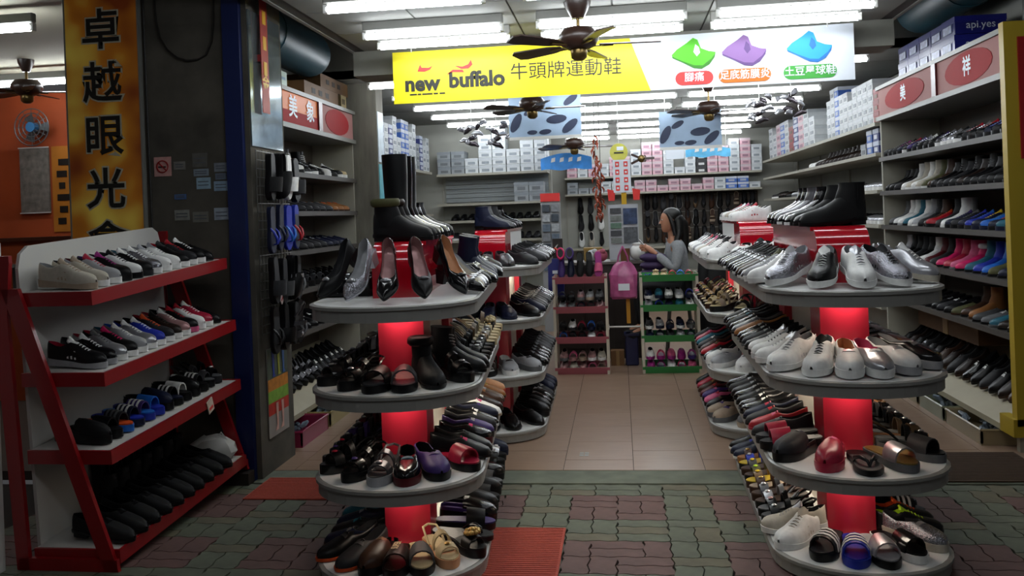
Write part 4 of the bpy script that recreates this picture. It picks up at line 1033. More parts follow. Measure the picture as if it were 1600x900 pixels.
tray_front('RB', 1, 'slip_on:pale grey/white/silver, slip_on:white/white/grey, leather_shoe:black/black, leather_shoe:brown/black, leather_shoe:dark red/black', y=.17)
tray_front('RB', 0, 'slip_on:beige/grey/purple, slip_on:grey/beige/pink, leather_shoe:brown/black, leather_shoe:black/black, leather_shoe:black/black', y=.17)
for ti, a in ((3, 'sneaker:white/white/black, sneaker:off-white/white/pink, sneaker:white/white/charcoal, sneaker:pale grey/white/red, sneaker:white/white/black, sneaker:white/white/grey, sneaker:silver/white/black'), (2, 'sandal:cream/brown/gold/cream, sandal:black/black/gold/beige, sandal:beige/black/gold/cream, sandal:brown/brown/gold, sandal:dark brown/black/gold/cream, sandal:olive/black/gold, sandal:black/beige/gold/pink, sandal:dark red/beige/gold'), (1, 'slip_on:white/white/grey, leather_shoe:shiny black/black, leather_shoe:red/black/olive, leather_shoe:brown/black/grey, leather_shoe:dark grey/black/white, leather_shoe:teal/black, leather_shoe:crimson/black/pink, leather_shoe:charcoal/black'),
              (0, 'slip_on:beige/grey/purple, slip_on:black/grey/bronze, slip_on:pink/black/red, slip_on:purple/black/pink, leather_shoe:dark red/brown/red, leather_shoe:brown/brown/tan, leather_shoe:crimson/dark red, leather_shoe:black/black')):
    tray_side('RB', ti, a, -1, .42, 1.5, pitch=-.12, lift=.02, lean=.4)

# ================================================================== SHOES ON THE RED RACK
RKM = Matrix.Translation(RK_LOC) @ Euler((RK_TILT, 0, R(-1.5))).to_matrix().to_4x4()
def rack_row(zi, specs, nm, x=-.175, y0=.06, y1=1.12, sc=1.04, lean=-.12, pitch=-.05, lift=.008, ws=.7):
    sp = expand(specs)
    for i, s in enumerate(sp):
        u = i / (len(sp) - 1)
        p = RKM @ Vector((x, y0 + (y1 - y0) * u, RZ[zi] + .001 + lift))
        shoe(s, p, lean + (RS.random() - .5) * .06, '%s from near end, %s shelf of the red rack' % (nth(i + 1), nm), 'shoes on the red rack', sc, pitch=pitch, roll=RK_TILT, ws=ws)
rack_row(3, 'sneaker:off-white/beige/beige/pale grey, sneaker:off-white/white/beige/charcoal, sneaker:pale grey/white/crimson/dark red, sneaker:black/black/magenta/purple, sneaker:white/black/black/charcoal, sneaker:black/charcoal/white/charcoal, sneaker:glittery silver/white/white/teal, sneaker:white/white/pale grey/pale grey, sneaker:white/white/silver/pale grey, sneaker:black/white/charcoal/charcoal, sneaker:charcoal/white/red/red, sneaker:black/white/white/charcoal, leather_shoe:black/black', 'top', x=-.19, y0=.1)
rack_row(2, 'sneaker:black/pale grey/white/crimson, sneaker:shiny black/pale grey/white/charcoal, sneaker:silver/white/grey/crimson, sneaker:black/white/hot pink/crimson, sneaker:pale grey/white/white/teal, sneaker:silver/white/white/bright blue, sneaker:blue/white/white/brown, sneaker:charcoal/white/orange/black, sneaker:dark brown/white/black/crimson, sneaker:rose/white/white/crimson, sneaker:black/pink/red/black, sneaker:white/white/red/dark red, sneaker:crimson/white/white/black, leather_shoe:black/black', 'second', y0=.1)
rack_row(1, 'clog:matte black/black/black, plain_slide:black/black/charcoal/black, slide:charcoal/bright blue/grey/orange, slide:navy/navy/white/blue, slide:purple/blue/white/bright blue, plain_slide:bright blue/blue/blue/blue, clog:navy/black/charcoal, slide:black/black/white/navy, plain_slide:white/black/grey/black, clog:black/black/white, slide:charcoal/black/white/black, sandal:pewter/black/silver/grey, sandal:black/charcoal/white/grey', 'third', y0=.1, pitch=-.02)
rack_row(0, '10*leather_shoe:matte black/black/black/black', 'bottom', x=-.105, y0=.09, y1=1.0, sc=1.08, pitch=-.05, lift=.01, ws=.82)
for i in range(7):
    shoe('clog:matte black/black/charcoal/black', RKM @ Vector((-.342, .4 + i * .1, RZ[0] + .145)), 0, '%s leaning against the back panel, bottom shelf of red rack' % nth(i + 1), 'shoes on the red rack', 1.0, pitch=-1.47, ws=.9)
o = thing('white_bag', 'crumpled white plastic bag at the far end of the rack', 'bag', RKM @ Vector((-.14, 1.125, RZ[0] + .002)))
rnd = random.Random(4); mb = MB()
mb.rings([[((.13 * q + rnd.random() * .02) * math.cos(2 * PI * k / 12), (.055 * q + rnd.random() * .01) * math.sin(2 * PI * k / 12), z + rnd.random() * .015 * (z > 0)) for k in range(12)] for z, q in ((0, .8), (.03, 1), (.07, .95), (.1, .6), (.12, .2))])
mb.obj('film', M('bag_white', 0xc4c4c0, .3), o, smooth=25)
MB().tube([(.02, 0, .1), (.05, .01, .14), (.09, 0, .1)], .004, 5).obj('handle', MC['bag_white'], o)
tgx = RKM @ Vector((.03, .83, RZ[1] - .05))
o = MB().bx(-.002, -.03, -.03, .002, .03, .04).obj('price_tag', M('tag_paper', 0xcbb9a8, .6, noise=.2, scale=40), None, loc=tgx, rot=(R(20), 0, 0)); tag(o, 'pale paper price tag clipped to the third rack shelf', 'tag')
MB().bx(.002, -.02, -.015, .003, .02, .0).obj('print', m_pr, o)

# ================================================================== SHOES IN THE WALL CABINETS
YS = (5.34, 7.58)
def cab_row(z, specs, nm, s=1, x=2.36, pitch=0., sc=1.03, y=YS, far=False, lift=0.):
    row(specs, (s * x, y[0]), (s * x, y[1]), z + .001 + lift, PI if s > 0 else 0, '%s from near end, ' + nm + ' of the ' + ('yellow cabinet' if s > 0 else 'cream cabinet'), 'shoes in the ' + ('yellow cabinet' if s > 0 else 'cream cabinet'), sc, far, pitch=pitch)
cab_row(1.82, 'sneaker:black/black/white, sneaker:charcoal/black/white, sneaker:navy/black/blue, sneaker:black/charcoal/blue, sneaker:black/black/red, sneaker:charcoal/black/silver, sneaker:black/white/red, sneaker:silver/white/charcoal, sneaker:glittery silver/white/black, sneaker:pewter/white/silver, sneaker:black/black/silver, sneaker:charcoal/black/purple, sneaker:black/black, sneaker:navy/black/white, sneaker:purple/black/silver, sneaker:black/white/purple, sneaker:navy/black/crimson, sneaker:charcoal/black/black, sneaker:black/black/magenta, sneaker:dark grey/black/silver', 'top shelf')
cab_row(1.535, 'laced_boot:black/black/silver, laced_boot:black/black/silver, ankle_boot:black/black/silver, laced_boot:charcoal/black/white, ankle_boot:black/black/silver, laced_boot:black/black/silver, ankle_boot:dark brown/black, laced_boot:black/black/pewter, ankle_boot:charcoal/black, laced_boot:black/charcoal, ankle_boot:black/black, short_boot:brown/black, short_boot:olive/white/cream, short_boot:off-white/white, short_boot:white/white, short_boot:off-white/white, short_boot:white/white, ankle_boot:charcoal/black, ankle_boot:black/black, ankle_boot:black/black', 'second shelf')
cab_row(1.25, 'sneaker:navy/charcoal/teal, sneaker:teal/navy/blue, sneaker:navy/black/orange, sneaker:bright blue/navy/teal, sneaker:navy/navy/yellow, sneaker:blue/charcoal/bright blue, sneaker:navy/black/blue, sneaker:charcoal/black/grey, sneaker:navy/black/purple, short_boot:white/white, short_boot:charcoal/black, sneaker:red/black/orange, short_boot:brown/black, short_boot:charcoal/black, short_boot:pale grey/white, short_boot:white/white, short_boot:teal/black, short_boot:white/pale grey, short_boot:white/charcoal, short_boot:grey/black', 'third shelf', sc=1.0)
cab_row(.965, 'fur_boot:blue/navy/white, fur_boot:navy/black/blue, fur_boot:olive/black/white, short_boot:bright blue/navy, short_boot:blue/black, short_boot:teal/black, fur_boot:hot pink/black/white, short_boot:pink/grey, short_boot:crimson/black, short_boot:hot pink/black, short_boot:charcoal/black, short_boot:dark red/black, short_boot:white/white, short_boot:black/black, short_boot:charcoal/black, short_boot:black/white, short_boot:black/black, short_boot:silver/black', 'fourth shelf', sc=1.0)
cab_row(.66, 'leather_shoe:brown/black/white, leather_shoe:dark brown/black, leather_shoe:teal/grey/white, leather_shoe:grey/black/white, leather_shoe:dark grey/black, short_boot:tan/brown, short_boot:brown/black, leather_shoe:olive/brown, leather_shoe:black/black/silver, leather_shoe:charcoal/black/white, leather_shoe:black/black/silver, leather_shoe:black/black, leather_shoe:charcoal/black/silver, leather_shoe:black/black, leather_shoe:black/black/white, leather_shoe:dark brown/black, leather_shoe:black/black, leather_shoe:charcoal/black, leather_shoe:black/black/silver', 'fifth shelf')
cab_row(.265, 'leather_shoe:black/black/white, leather_shoe:brown/dark brown/tan, leather_shoe:dark brown/brown, leather_shoe:black/black/white, leather_shoe:charcoal/brown, leather_shoe:black/black/white, leather_shoe:shiny black/brown/white, leather_shoe:dark brown/brown, leather_shoe:charcoal/black, leather_shoe:dark brown/brown, leather_shoe:brown/brown, leather_shoe:black/dark brown, leather_shoe:black/black, leather_shoe:charcoal/black/silver, leather_shoe:black/black, leather_shoe:dark brown/black, leather_shoe:black/black', 'sloping board', x=2.40, pitch=-.45, sc=1.02, lift=.01)
LY = (5.55, 7.3)
cab_row(1.82, 'laced_boot:black/black/white, laced_boot:shiny black/black/white, ankle_boot:black/black/silver, sneaker:black/white/white, sneaker:white/black/black, laced_boot:black/white/white, sneaker:black/white/silver, laced_boot:black/black/white, sneaker:white/white/black, leather_shoe:black/black/white, sneaker:black/white/white, slip_on:cream/white', 'top shelf', -1, 2.46, y=(5.6, 7.25))
cab_row(1.535, '3*leather_shoe:black/black/grey, 4*leather_shoe:charcoal/black/grey, 2*leather_shoe:dark grey/black/grey, 3*leather_shoe:tan/brown/orange', 'second shelf', -1, 2.46, y=(5.6, 7.25))
cab_row(1.25, '4*leather_shoe:black/black/teal, 4*leather_shoe:charcoal/black/silver, 4*leather_shoe:navy/black/grey', 'third shelf', -1, 2.46, y=(5.6, 7.25))
cab_row(.965, '5*sandal:black/black/silver, 4*sandal:charcoal/black/silver, 4*sandal:shiny black/black/pewter', 'fourth shelf', -1, 2.46, y=(5.5, 7.25))
cab_row(.66, '5*leather_shoe:navy/black/silver, 4*leather_shoe:black/black/white, 4*leather_shoe:charcoal/black/silver', 'fifth shelf', -1, 2.46, y=(5.5, 7.25))
cab_row(.265, '4*leather_shoe:grey/black/silver, 5*sandal:pewter/black/silver, 6*leather_shoe:black/black/white', 'sloping board', -1, 2.5, pitch=-.45, y=(5.5, 7.3), lift=.01)

# ================================================================== HANGING SLIPPERS
def hang(specs, y0, y1, z, nm, sc=1., dx=.0, jit=.06):
    sp = expand(specs)
    for i, s in enumerate(sp):
        u = i / max(1, len(sp) - 1)
        t = shoe(s, (-2.03 + dx + .0, y0 + (y1 - y0) * u, z + (RS.random() - .5) * .02), 0, '%s from the post, %s of the wire grid' % (nth(i + 1), nm), 'slippers on the wire grid', sc, pitch=-PI / 2 + (RS.random() - .5) * .06, roll=(RS.random() - .5) * .15)
hang('plain_slide:matte black/black/black, clog:matte black/black, plain_slide:white/white/pale grey/white, plain_slide:charcoal/black/white', 4.76, 5.13, 1.72, 'top row', dx=.03)
hang('flip_flop:blue/navy/blue/navy, flip_flop:navy/navy/grey/navy, flip_flop:bright blue/blue/blue/blue, flip_flop:red/blue/red/navy', 4.76, 5.13, 1.42, 'second row', dx=.03)
hang('plain_slide:charcoal/black/grey/charcoal, plain_slide:dark grey/black/grey/charcoal, clog:black/black/silver, flip_flop:grey/black/white/charcoal', 4.76, 5.13, 1.12, 'third row', dx=.03)
hang('flip_flop:black/black/silver/charcoal, plain_slide:black/black/silver, sandal:pewter/black/silver/charcoal, flip_flop:grey/black/silver/black', 4.76, 5.13, .84, 'lowest row', dx=.03)
o = MB().bx(-.002, -.03, -.03, .002, .03, .03).obj('price_tag', M('tag_pinkish', 0xb7a19e, .6, noise=.2, scale=30), None, loc=(-1.97, 4.83, 1.02), rot=(R(40), 0, 0)); tag(o, 'small tilted price tag among the dark hanging slippers', 'tag')
MB().bx(.002, -.02, -.012, .003, .02, .0).obj('print', m_sred, o)
# ================================================================== SHOES ON FAR SHELVES
def far_row(specs, p0, p1, z, head, nm, gr, sc=.95): row(specs, p0, p1, z + .001, head, '%s ' + nm, gr, sc, True)
far_row('12*leather_shoe:black/black/grey', (-2.1, 10.98), (-.95, 10.98), 1.4, -PI / 2, 'from column, upper row under the slat panel', 'shoes under the slat panel')
far_row('2*sneaker:charcoal/white/grey, 10*leather_shoe:charcoal/black/grey', (-2.1, 10.98), (-.95, 10.98), 1.15, -PI / 2, 'from column, lower row under the slat panel', 'shoes under the slat panel')
far_row('sneaker:white/white/purple, sneaker:purple/white/white, sneaker:black/white/white, sneaker:white/black/white, 8*sneaker:charcoal/black/white', (-2.48, 7.9), (-2.48, 9.6), 1.5, 0, 'from column, shelf below the stock boxes', 'sneakers behind the column')
for z, n, c in ((1.87, 'upper', 'ankle_boot:dark brown/black'), (1.55, 'middle', 'leather_shoe:shiny black/black/white'), (1.25, 'lower', 'leather_shoe:black/black/silver')):
    far_row(('5*slip_on:silver/white/grey, 6*%s, 5*%s' if z < 1.8 else '2*sneaker:white/white/red, 8*%s, 5*%s')[:] % (c, c), (2.38, 10.6 if z > 1.8 else 7.95), (2.38, 8.3 if z > 1.8 else 9.8), z, PI, 'on the %s shoe shelf beyond the yellow cabinet' % n, 'shoes beyond the yellow cabinet')
far_row('3*slip_on:black/black, 3*pump:charcoal/black, 4*sneaker:white/charcoal/black, 4*slip_on:silver/grey, 3*pump:black/black, 4*slip_on:dark brown/black, 4*sneaker:black/white', (2.38, 10.0), (2.38, 13.2), 1.55, PI, 'on the farther stretch of the middle side shelf', 'shoes beyond the yellow cabinet')
far_row('4*slip_on:black/black, 4*pump:dark brown/black, 4*slip_on:charcoal/black, 4*pump:black/black, 4*sneaker:charcoal/black, 4*slip_on:brown/black', (2.38, 10.0), (2.38, 13.2), 1.25, PI, 'on the farther stretch of the lower side shelf', 'shoes beyond the yellow cabinet')
far_row('5*slip_on:matte black/black, 5*pump:shiny black/black, 5*slip_on:dark brown/black', (2.38, 7.95), (2.38, 9.8), .9, PI, 'on the lowest filled shelf beyond the yellow cabinet', 'shoes beyond the yellow cabinet')
far_row('4*clog:black/black, 4*slip_on:charcoal/black, 5*pump:black/black, 4*slip_on:navy/black', (-2.48, 7.9), (-2.48, 9.8), 1.2, 0, 'from column, second shelf below the stock boxes', 'shoes behind the column')
# shoes hung toe down along the back shelves
def back_hang(specs, x0, x1, z, nm, gr):
    sp = expand(specs)
    for i, s in enumerate(sp):
        shoe(s, (x0 + (x1 - x0) * i / (len(sp) - 1), 13.962, z), -PI / 2, '%s from chilli string, %s' % (nth(i + 1), nm), gr, .95, True, pitch=-PI / 2 + .03)
o = MB().bx(.36, 13.975, .92, 2.17, 13.998, 1.7).obj('hanging_board', M('board_brown', 0x3b332c, .8, noise=.15, scale=6), None); tag(o, 'dark brown board behind the hung shoes on the back wall', 'board')
for k in range(3): MB().bx(.38, 13.968, 1.66 - k * .26, 2.15, 13.975, 1.67 - k * .26).obj('rail', m_steel, o)
_bk = ['leather_shoe:black/black', 'leather_shoe:dark brown/black', 'pump:black/black', 'ankle_boot:charcoal/black', 'leather_shoe:brown/black', 'slip_on:black/black', 'pump:bronze/brown', 'sandal:beige/brown', 'slip_on:charcoal/white', 'sneaker:black/white', 'slip_on:dark grey/black', 'pump:black/black']
for q_, (z_, n_) in enumerate(((1.57, 'upper'), (1.31, 'middle'), (1.05, 'lower'))):
    back_hang(', '.join(_bk[(k * 5 + q_ * 3) % 12] for k in range(14)), .44, 2.08, z_, n_ + ' hanging row behind the woman', 'shoes hung behind the woman')
for z, n, c in ((1.55, 'upper', 'leather_shoe:black/black, leather_shoe:dark grey/black, pump:black/black'), (1.28, 'middle', 'leather_shoe:charcoal/black, leather_shoe:black/black, slip_on:white/white'), (1.01, 'lower', 'slip_on:white/white, slip_on:off-white/white, pump:black/black')):
    sp = expand(c)
    for i, s in enumerate(sp):
        shoe(s, (-.62 + i * .16, 13.97, z), -PI / 2, '%s from partition, %s row beside the chilli string' % (nth(i + 1), n), 'shoes hung beside the chilli string', .95, True, pitch=-PI / 2 + .03)

# ================================================================== SHOEBOXES
BOXM = {}
def shoebox(x, y, z, face, w_, h_, d_, col, label, group, print_=True):
    """face: direction of the visible end"""
    key = (round(w_, 3), round(h_, 3), round(d_, 3))
    if key not in BOXM:
        a = MB().bx(-d_ / 2, -w_ / 2, 0, d_ / 2, w_ / 2, h_ * .7).mesh('shoe_box'); a.materials.append(None)
        b = MB().bx(-d_ / 2 - .003, -w_ / 2 - .003, h_ * .62, d_ / 2 + .003, w_ / 2 + .003, h_ - .002).mesh('lid'); b.materials.append(None)
        c = MB().bx(d_ / 2, -w_ * .28, h_ * .16, d_ / 2 + .0035, w_ * .28, h_ * .5).mesh('end_label'); c.materials.append(None)
        BOXM[key] = (a, b, c)
    a, b, c = BOXM[key]
    body, lidc, lab = col
    o = bpy.data.objects.new('shoe_box', a); COL.objects.link(o); o.location = (x, y, z); o.rotation_euler = (0, 0, face)
    tag(o, label, 'box', group)
    for me, cc, n in ((None, body, None), (b, lidc, 'lid'), (c, lab, 'end_label')):
        q = o
        if n:
            q = bpy.data.objects.new(n, me); COL.objects.link(q); q.parent = o
        q.material_slots[0].link = 'OBJECT'; q.material_slots[0].material = M('card_%06x' % cc, cc, .6, noise=.06, scale=20)
RB_ = random.Random(21)
WH, PK, BL, GY, NV, RD, BK = (0xc2c6c8, 0xb4b9bd, 0x7f868c), (0xc39aa4, 0xbcaab0, 0x8a6a78), (0x3a62b0, 0xb6bcc8, 0x98a0b0), (0x8d9296, 0x7c8287, 0x5c6064), (0x28346c, 0xaab2c4, 0xb8bcc6), (0x8a1818, 0x7a1414, 0x5a3010), (0x17181b, 0x202226, 0xb0b0b0)
CN = {id(WH): 'white', id(PK): 'pink', id(BL): 'blue', id(GY): 'grey', id(NV): 'navy', id(RD): 'red', id(BK): 'black'}
def stacks(plan, p0, step, z, face, nm, group, w_=.158, h_=.105, d_=.3):
    """plan: list of (count, colour); a stack per entry"""
    for i, (n, c) in enumerate(plan):
        for k in range(n):
            x, y = p0[0] + step[0] * i, p0[1] + step[1] * i
            lv = 'lowest' if k == 0 else 'topmost' if k == n - 1 else nth(k + 1) + ' up'
            shoebox(x + (RB_.random() - .5) * .003, y + (RB_.random() - .5) * .003, z + .001 + k * (h_ + .001), face, w_, h_, d_, c, '%s shoebox, %s in the %s stack %s' % (CN[id(c)], lv, nth(i + 1), nm), group)
stacks([(4, WH), (5, WH), (4, NV), (5, WH), (4, BL), (4, WH), (4, NV), (5, WH), (3, WH), (5, BL), (5, BL), (4, WH), (5, WH), (3, GY), (4, NV), (3, WH), (4, WH)], (-2.52, 7.85), (0, .176), 2.03, 0, 'on the stock shelf behind the column', 'shoeboxes behind the column')
stacks([(3, GY), (3, GY), (2, WH), (5, WH), (6, WH), (3, WH), (5, WH), (5, WH)], (-2.2, 11.0), (.178, 0), 2.0, -PI / 2, 'on the partition shelf', 'shoeboxes on the partition shelf', w_=.166, h_=.095)
stacks([(2, GY), (2, GY)], (-1.22, 11.0), (.19, 0), 1.62, -PI / 2, 'under the partition shelf', 'shoeboxes under the partition shelf', w_=.18, h_=.12)
stacks([(3, PK), (3, WH), (2, PK), (2, WH), (3, PK), (3, PK), (4, WH), (5, PK), (5, PK), (5, WH), (1, WH), (4, WH), (4, BK), (4, PK), (4, PK), (5, WH), (5, PK), (4, WH)], (-.72, 13.78), (.167, 0), 2.0, -PI / 2, 'on the back wall shelf', 'shoeboxes on the back wall', w_=.152, h_=.1)
stacks([(2, GY), (1, GY), (1, GY), (2, WH), (2, WH), (1, WH), (2, PK), (2, PK), (1, PK), (2, PK), (2, PK), (1, PK), (2, PK), (2, WH), (2, BL), (2, BL), (1, WH)], (-.72, 13.78), (.175, 0), 1.74, -PI / 2, 'on the lower back wall shelf', 'shoeboxes on the lower back shelf', w_=.16, h_=.09)
stacks([(3, RD), (4, WH), (4, WH), (4, WH), (4, WH), (3, WH), (4, WH), (4, WH), (5, BL), (5, WH), (4, WH)], (2.4, 7.86), (0, .17), 2.13, PI, 'on the shelf beyond the yellow cabinet', 'shoeboxes beyond the yellow cabinet', h_=.1)
stacks([(3, WH), (4, WH), (4, PK), (4, NV), (3, RD), (4, WH), (4, BL), (4, PK), (3, WH), (4, WH)], (2.4, 10.4), (0, .3), 2.13, PI, 'on the farthest side shelf', 'shoeboxes on the farthest side shelf', w_=.28, h_=.11)
stacks([(2, NV), (2, BL), (1, GY)], (2.4, 7.9), (0, .2), 1.87, PI, 'on the second shelf beyond the yellow cabinet', 'shoeboxes on the second side shelf', h_=.108)
# blue boxes on the yellow cabinet
m_bb = M('box_royal_blue', 0x14186a, .35)
k = 0
for lvl in range(2):
    for i, y in enumerate((6.18, 6.42, 6.66, 6.9, 7.14) if lvl == 0 else (6.165, 6.405, 6.645, 6.885, 7.125)):
        lab = 'royal blue shoebox, %s from the near end in the %s layer on the yellow cabinet' % (nth(i + 1), 'lower' if lvl == 0 else 'upper')
        W2 = .115
        b = MB().bx(-.16, -W2, 0, .16, W2, .085).obj('shoe_box', m_bb, None, loc=(2.42 if i else 2.41, y, 2.421 + lvl * .119)); tag(b, lab, 'box', 'blue boxes on the yellow cabinet')
        MB().bx(-.163, -W2 - .003, .078, .163, W2 + .003, .117).obj('lid', m_bb, b)
        MB().bx(-.166, -W2 * .55, .02, -.163, W2 * .75, .07).obj('end_label', M('label_pale', 0xb4bcd8, .5, noise=.25, scale=40), b)
        if i == 0: text('api.yes', .07, m_bw, b, (.0, -W2 - .006, .055))
# cartons on the cream cabinet
m_card = M('carton_brown', 0x6a4a28, .7, noise=.1)
for x, y, z, a, b, c, l in ((-2.5, 6.75, 2.421, .3, .8, .12, 'long brown carton lying lower on the cream cabinet'), (-2.5, 7.07, 2.542, .3, .7, .11, 'long brown carton stacked on another above the orange sign'), (-2.45, 7.3, 2.421, .2, .14, .13, 'small pale carton at the far end of the cream cabinet')):
    o = MB().bx(-a / 2, -b / 2, 0, a / 2, b / 2, c).obj('carton', m_card if 'brown' in l else M('carton_pale', 0xa09068, .7), None, loc=(x, y, z)); tag(o, l, 'carton')
    MB().bx(-.03, -b / 2 - .002, c - .03, .03, b / 2 + .002, c + .002).obj('tape', M('tape_tan', 0x8a6c40, .4), o)
    for k in range(3): MB().bx(a / 2, -b * .3 + k * b * .2, c * .35, a / 2 + .002, -b * .2 + k * b * .2, c * .7).obj('print_mark', M('carton_ink', 0x2a1c10, .7), o)
o = MB().bx(-2.32, 5.72, 2.421, -2.31, 5.9, 2.52).obj('notice_card', M('card_green', 0xa8c0ae, .5), None); tag(o, 'small green and white card standing on the cream cabinet sign', 'card')
MB().bx(-2.31, 5.75, 2.46, -2.308, 5.87, 2.48).obj('print', MC['paper_86a0b0'], o)
# bins below the yellow cabinet and crates below the cream one
def bin_(x0, y0, x1, y1, h, col, label, fill):
    t = thing('storage_bin', label, 'bin', (0, 0, 0))
    m = M('bin_%06x' % col, col, .35)
    g = .012
    MB().bx(x0, y0, .001, x1, y1, .012).obj('bottom', m, t)
    for a in ((x0, y0, x0 + g, y1), (x1 - g, y0, x1, y1), (x0, y0, x1, y0 + g), (x0, y1 - g, x1, y1)): MB().bx(a[0], a[1], .012, a[2], a[3], h).obj('side', m, t)
    MB().tube([(x0, y0, h), (x1, y0, h), (x1, y1, h), (x0, y1, h), (x0, y0, h)], .008, 5).obj('rim', m, t)
    mb = MB(); rnd = random.Random(int(y0 * 10))
    for k in range(14):
        p = Vector((x0 + .05 + (x1 - x0 - .1) * rnd.random(), y0 + .05 + (y1 - y0 - .1) * rnd.random(), .03 + (h - .05) * rnd.random()))
        d = Vector((rnd.random() - .5, rnd.random() - .5, .2)).normalized() * .04
        mb.tube([p - d, p, p + d], [.012, .022, .01], 6)
    o = mb.obj('bagged_goods', fill, t, smooth=50); o['kind'] = 'stuff'
m_bag = M('bagged_goods', 0x6f7a86, .2, noise=.5, scale=30)
bin_(2.05, 5.35, 2.4, 5.9, .09, 0x8a7c60, 'cream storage bin nearest the yellow panel under the cabinet', m_bag)
bin_(2.05, 5.95, 2.4, 6.4, .09, 0x7c806a, 'middle storage bin under the yellow cabinet', m_bag)
bin_(2.05, 6.45, 2.4, 7.1, .09, 0x8a8064, 'farthest storage bin under the yellow cabinet', m_bag)
bin_(-2.42, 5.35, -2.08, 5.85, .1, 0x8a2446, 'crimson plastic crate under the cream cabinet', m_bag)
bin_(-2.42, 5.9, -2.08, 6.35, .1, 0x9a8c5c, 'straw coloured crate under the cream cabinet', m_bag)
o = MB().prism([(-2.2, 6.4), (-1.95, 6.46), (-1.98, 6.8), (-2.2, 6.8)], .001, .03).obj('blue_cushion', M('cloth_blue', 0x232a72, .7), None, bevel=.008); tag(o, 'folded blue cloth on the tiles beside the straw crate', 'cloth')
MB().bx(-2.15, 6.5, .03, -2.02, 6.75, .04).obj('fold', MC['cloth_blue'], o)
tb = MB().bx(2.42, 6.3, .43, 2.66, 7.5, .62).obj('carton', M('carton_dark', 0x5a3d22, .7, noise=.1), None); tag(tb, 'long brown carton behind the shoes on the sloping board', 'carton')
MB().bx(2.415, 6.85, .43, 2.42, 6.95, .62).obj('tape', MC['tape_tan'], tb)

# ================================================================== SLIPPER BINS
def bins(x0, x1, col, cname, fills):
    y0, y1 = 7.76, 8.08
    t = thing('slipper_bin_tower', '%s plastic bin tower of slippers on the tiled floor' % cname, 'bin tower', (0, 0, 0))
    mc = M('bin_lip_' + cname, col, .35); mw = M('bin_white', 0xb0a898, .4)
    zs = (.012, .285, .555, .82)
    for i, z in enumerate(zs):
        yy = y0 + .02 * i
        MB().bx(x0, yy, z - .01, x1, y1, z).obj('tray_floor', mw, t)
        lip = MB().rings([[(x0, yy, z - .012), (x1, yy, z - .012), (x1, yy - .03, z + .05), (x0, yy - .03, z + .05)], [(x0, yy + .01, z - .012), (x1, yy + .01, z - .012), (x1, yy - .02, z + .05), (x0, yy - .02, z + .05)]]).obj('front_lip', mc, t)
        for x in (x0, x1 - .008): MB().bx(x, yy, z, x + .008, y1, z + .055).obj('side_wall', mc, t)
        MB().bx(x0, y1 - .008, z, x1, y1, z + .055).obj('rear_wall', mc, t)
    for x in (x0, x1 - .022):
        for ya, yb in ((y0 - .008, y0 + .052), (y1 - .01, y1 - .01)):
            MB().bar((x + .011, ya, 0), (x + .011, yb, .88), .024, .022).obj('post', mw, t)
    for i, f in enumerate(fills):
        sp = expand(f)
        for j, s in enumerate(sp):
            u = j / (len(sp) - 1); top = i == 3 and cname == 'pink'
            bn_ = ('lowest', 'middle', 'upper', 'topmost')[i]
            shoe(s, (x0 + .075 + (x1 - x0 - .15) * u, y0 + (.2 if top else .155) + .014 * min(i, 2), zs[i] + (.14 if top else .004)), -PI / 2 + (RS.random() - .5) * .08, '%s in front row, %s bin of the %s bin tower' % (nth(j + 1), bn_, cname), 'slippers in the %s bins' % cname, .9, True, pitch=-1.2 if top else 0, ws=.84)
            if i < 3:
                shoe(sp[(j + 2) % len(sp)], (x0 + .075 + (x1 - x0 - .15) * u, y0 + .155 + .014 * i, zs[i] + .1), -PI / 2 + (RS.random() - .5) * .08, '%s in upper layer, %s bin of the %s bin tower' % (nth(j + 1), bn_, cname), 'slippers in the %s bins' % cname, .88, True, ws=.84)
bins(-.625, -.135, 0xa55a66, 'pink', ['slip_on:rose/white/pink, slip_on:off-white/white, slip_on:rose/grey, plain_slide:pink/rose, plain_slide:rose/beige', 'plain_slide:bright blue/navy, plain_slide:charcoal/black, plain_slide:black/black/white, slip_on:white/charcoal, plain_slide:crimson/black', 'slip_on:pale grey/beige, slip_on:grey/charcoal, plain_slide:navy/black, plain_slide:charcoal/black, slip_on:rose/grey',
      'fur_boot:purple/navy/hot pink, fur_boot:navy/navy/purple, clog:matte black/black, clog:matte black/black, plain_slide:pink/magenta'])
bins(.155, .67, 0x35884a, 'green', ['clog:magenta/magenta, plain_slide:magenta/purple, slip_on:white/magenta, plain_slide:hot pink/magenta, clog:pink/magenta', 'slip_on:navy/white, plain_slide:navy/grey, slip_on:charcoal/white, slip_on:pale grey/navy, plain_slide:navy/navy', 'slip_on:pale grey/white, plain_slide:blue/navy, slip_on:navy/white, clog:teal/navy, slip_on:white/grey', 'flip_flop:blue/white, flower_sandal:cream/cream/cream/cream, flower_sandal:cream/cream/beige/cream, plain_slide:red/red/crimson/red, plain_slide:bright blue/blue, plain_slide:crimson/red'])
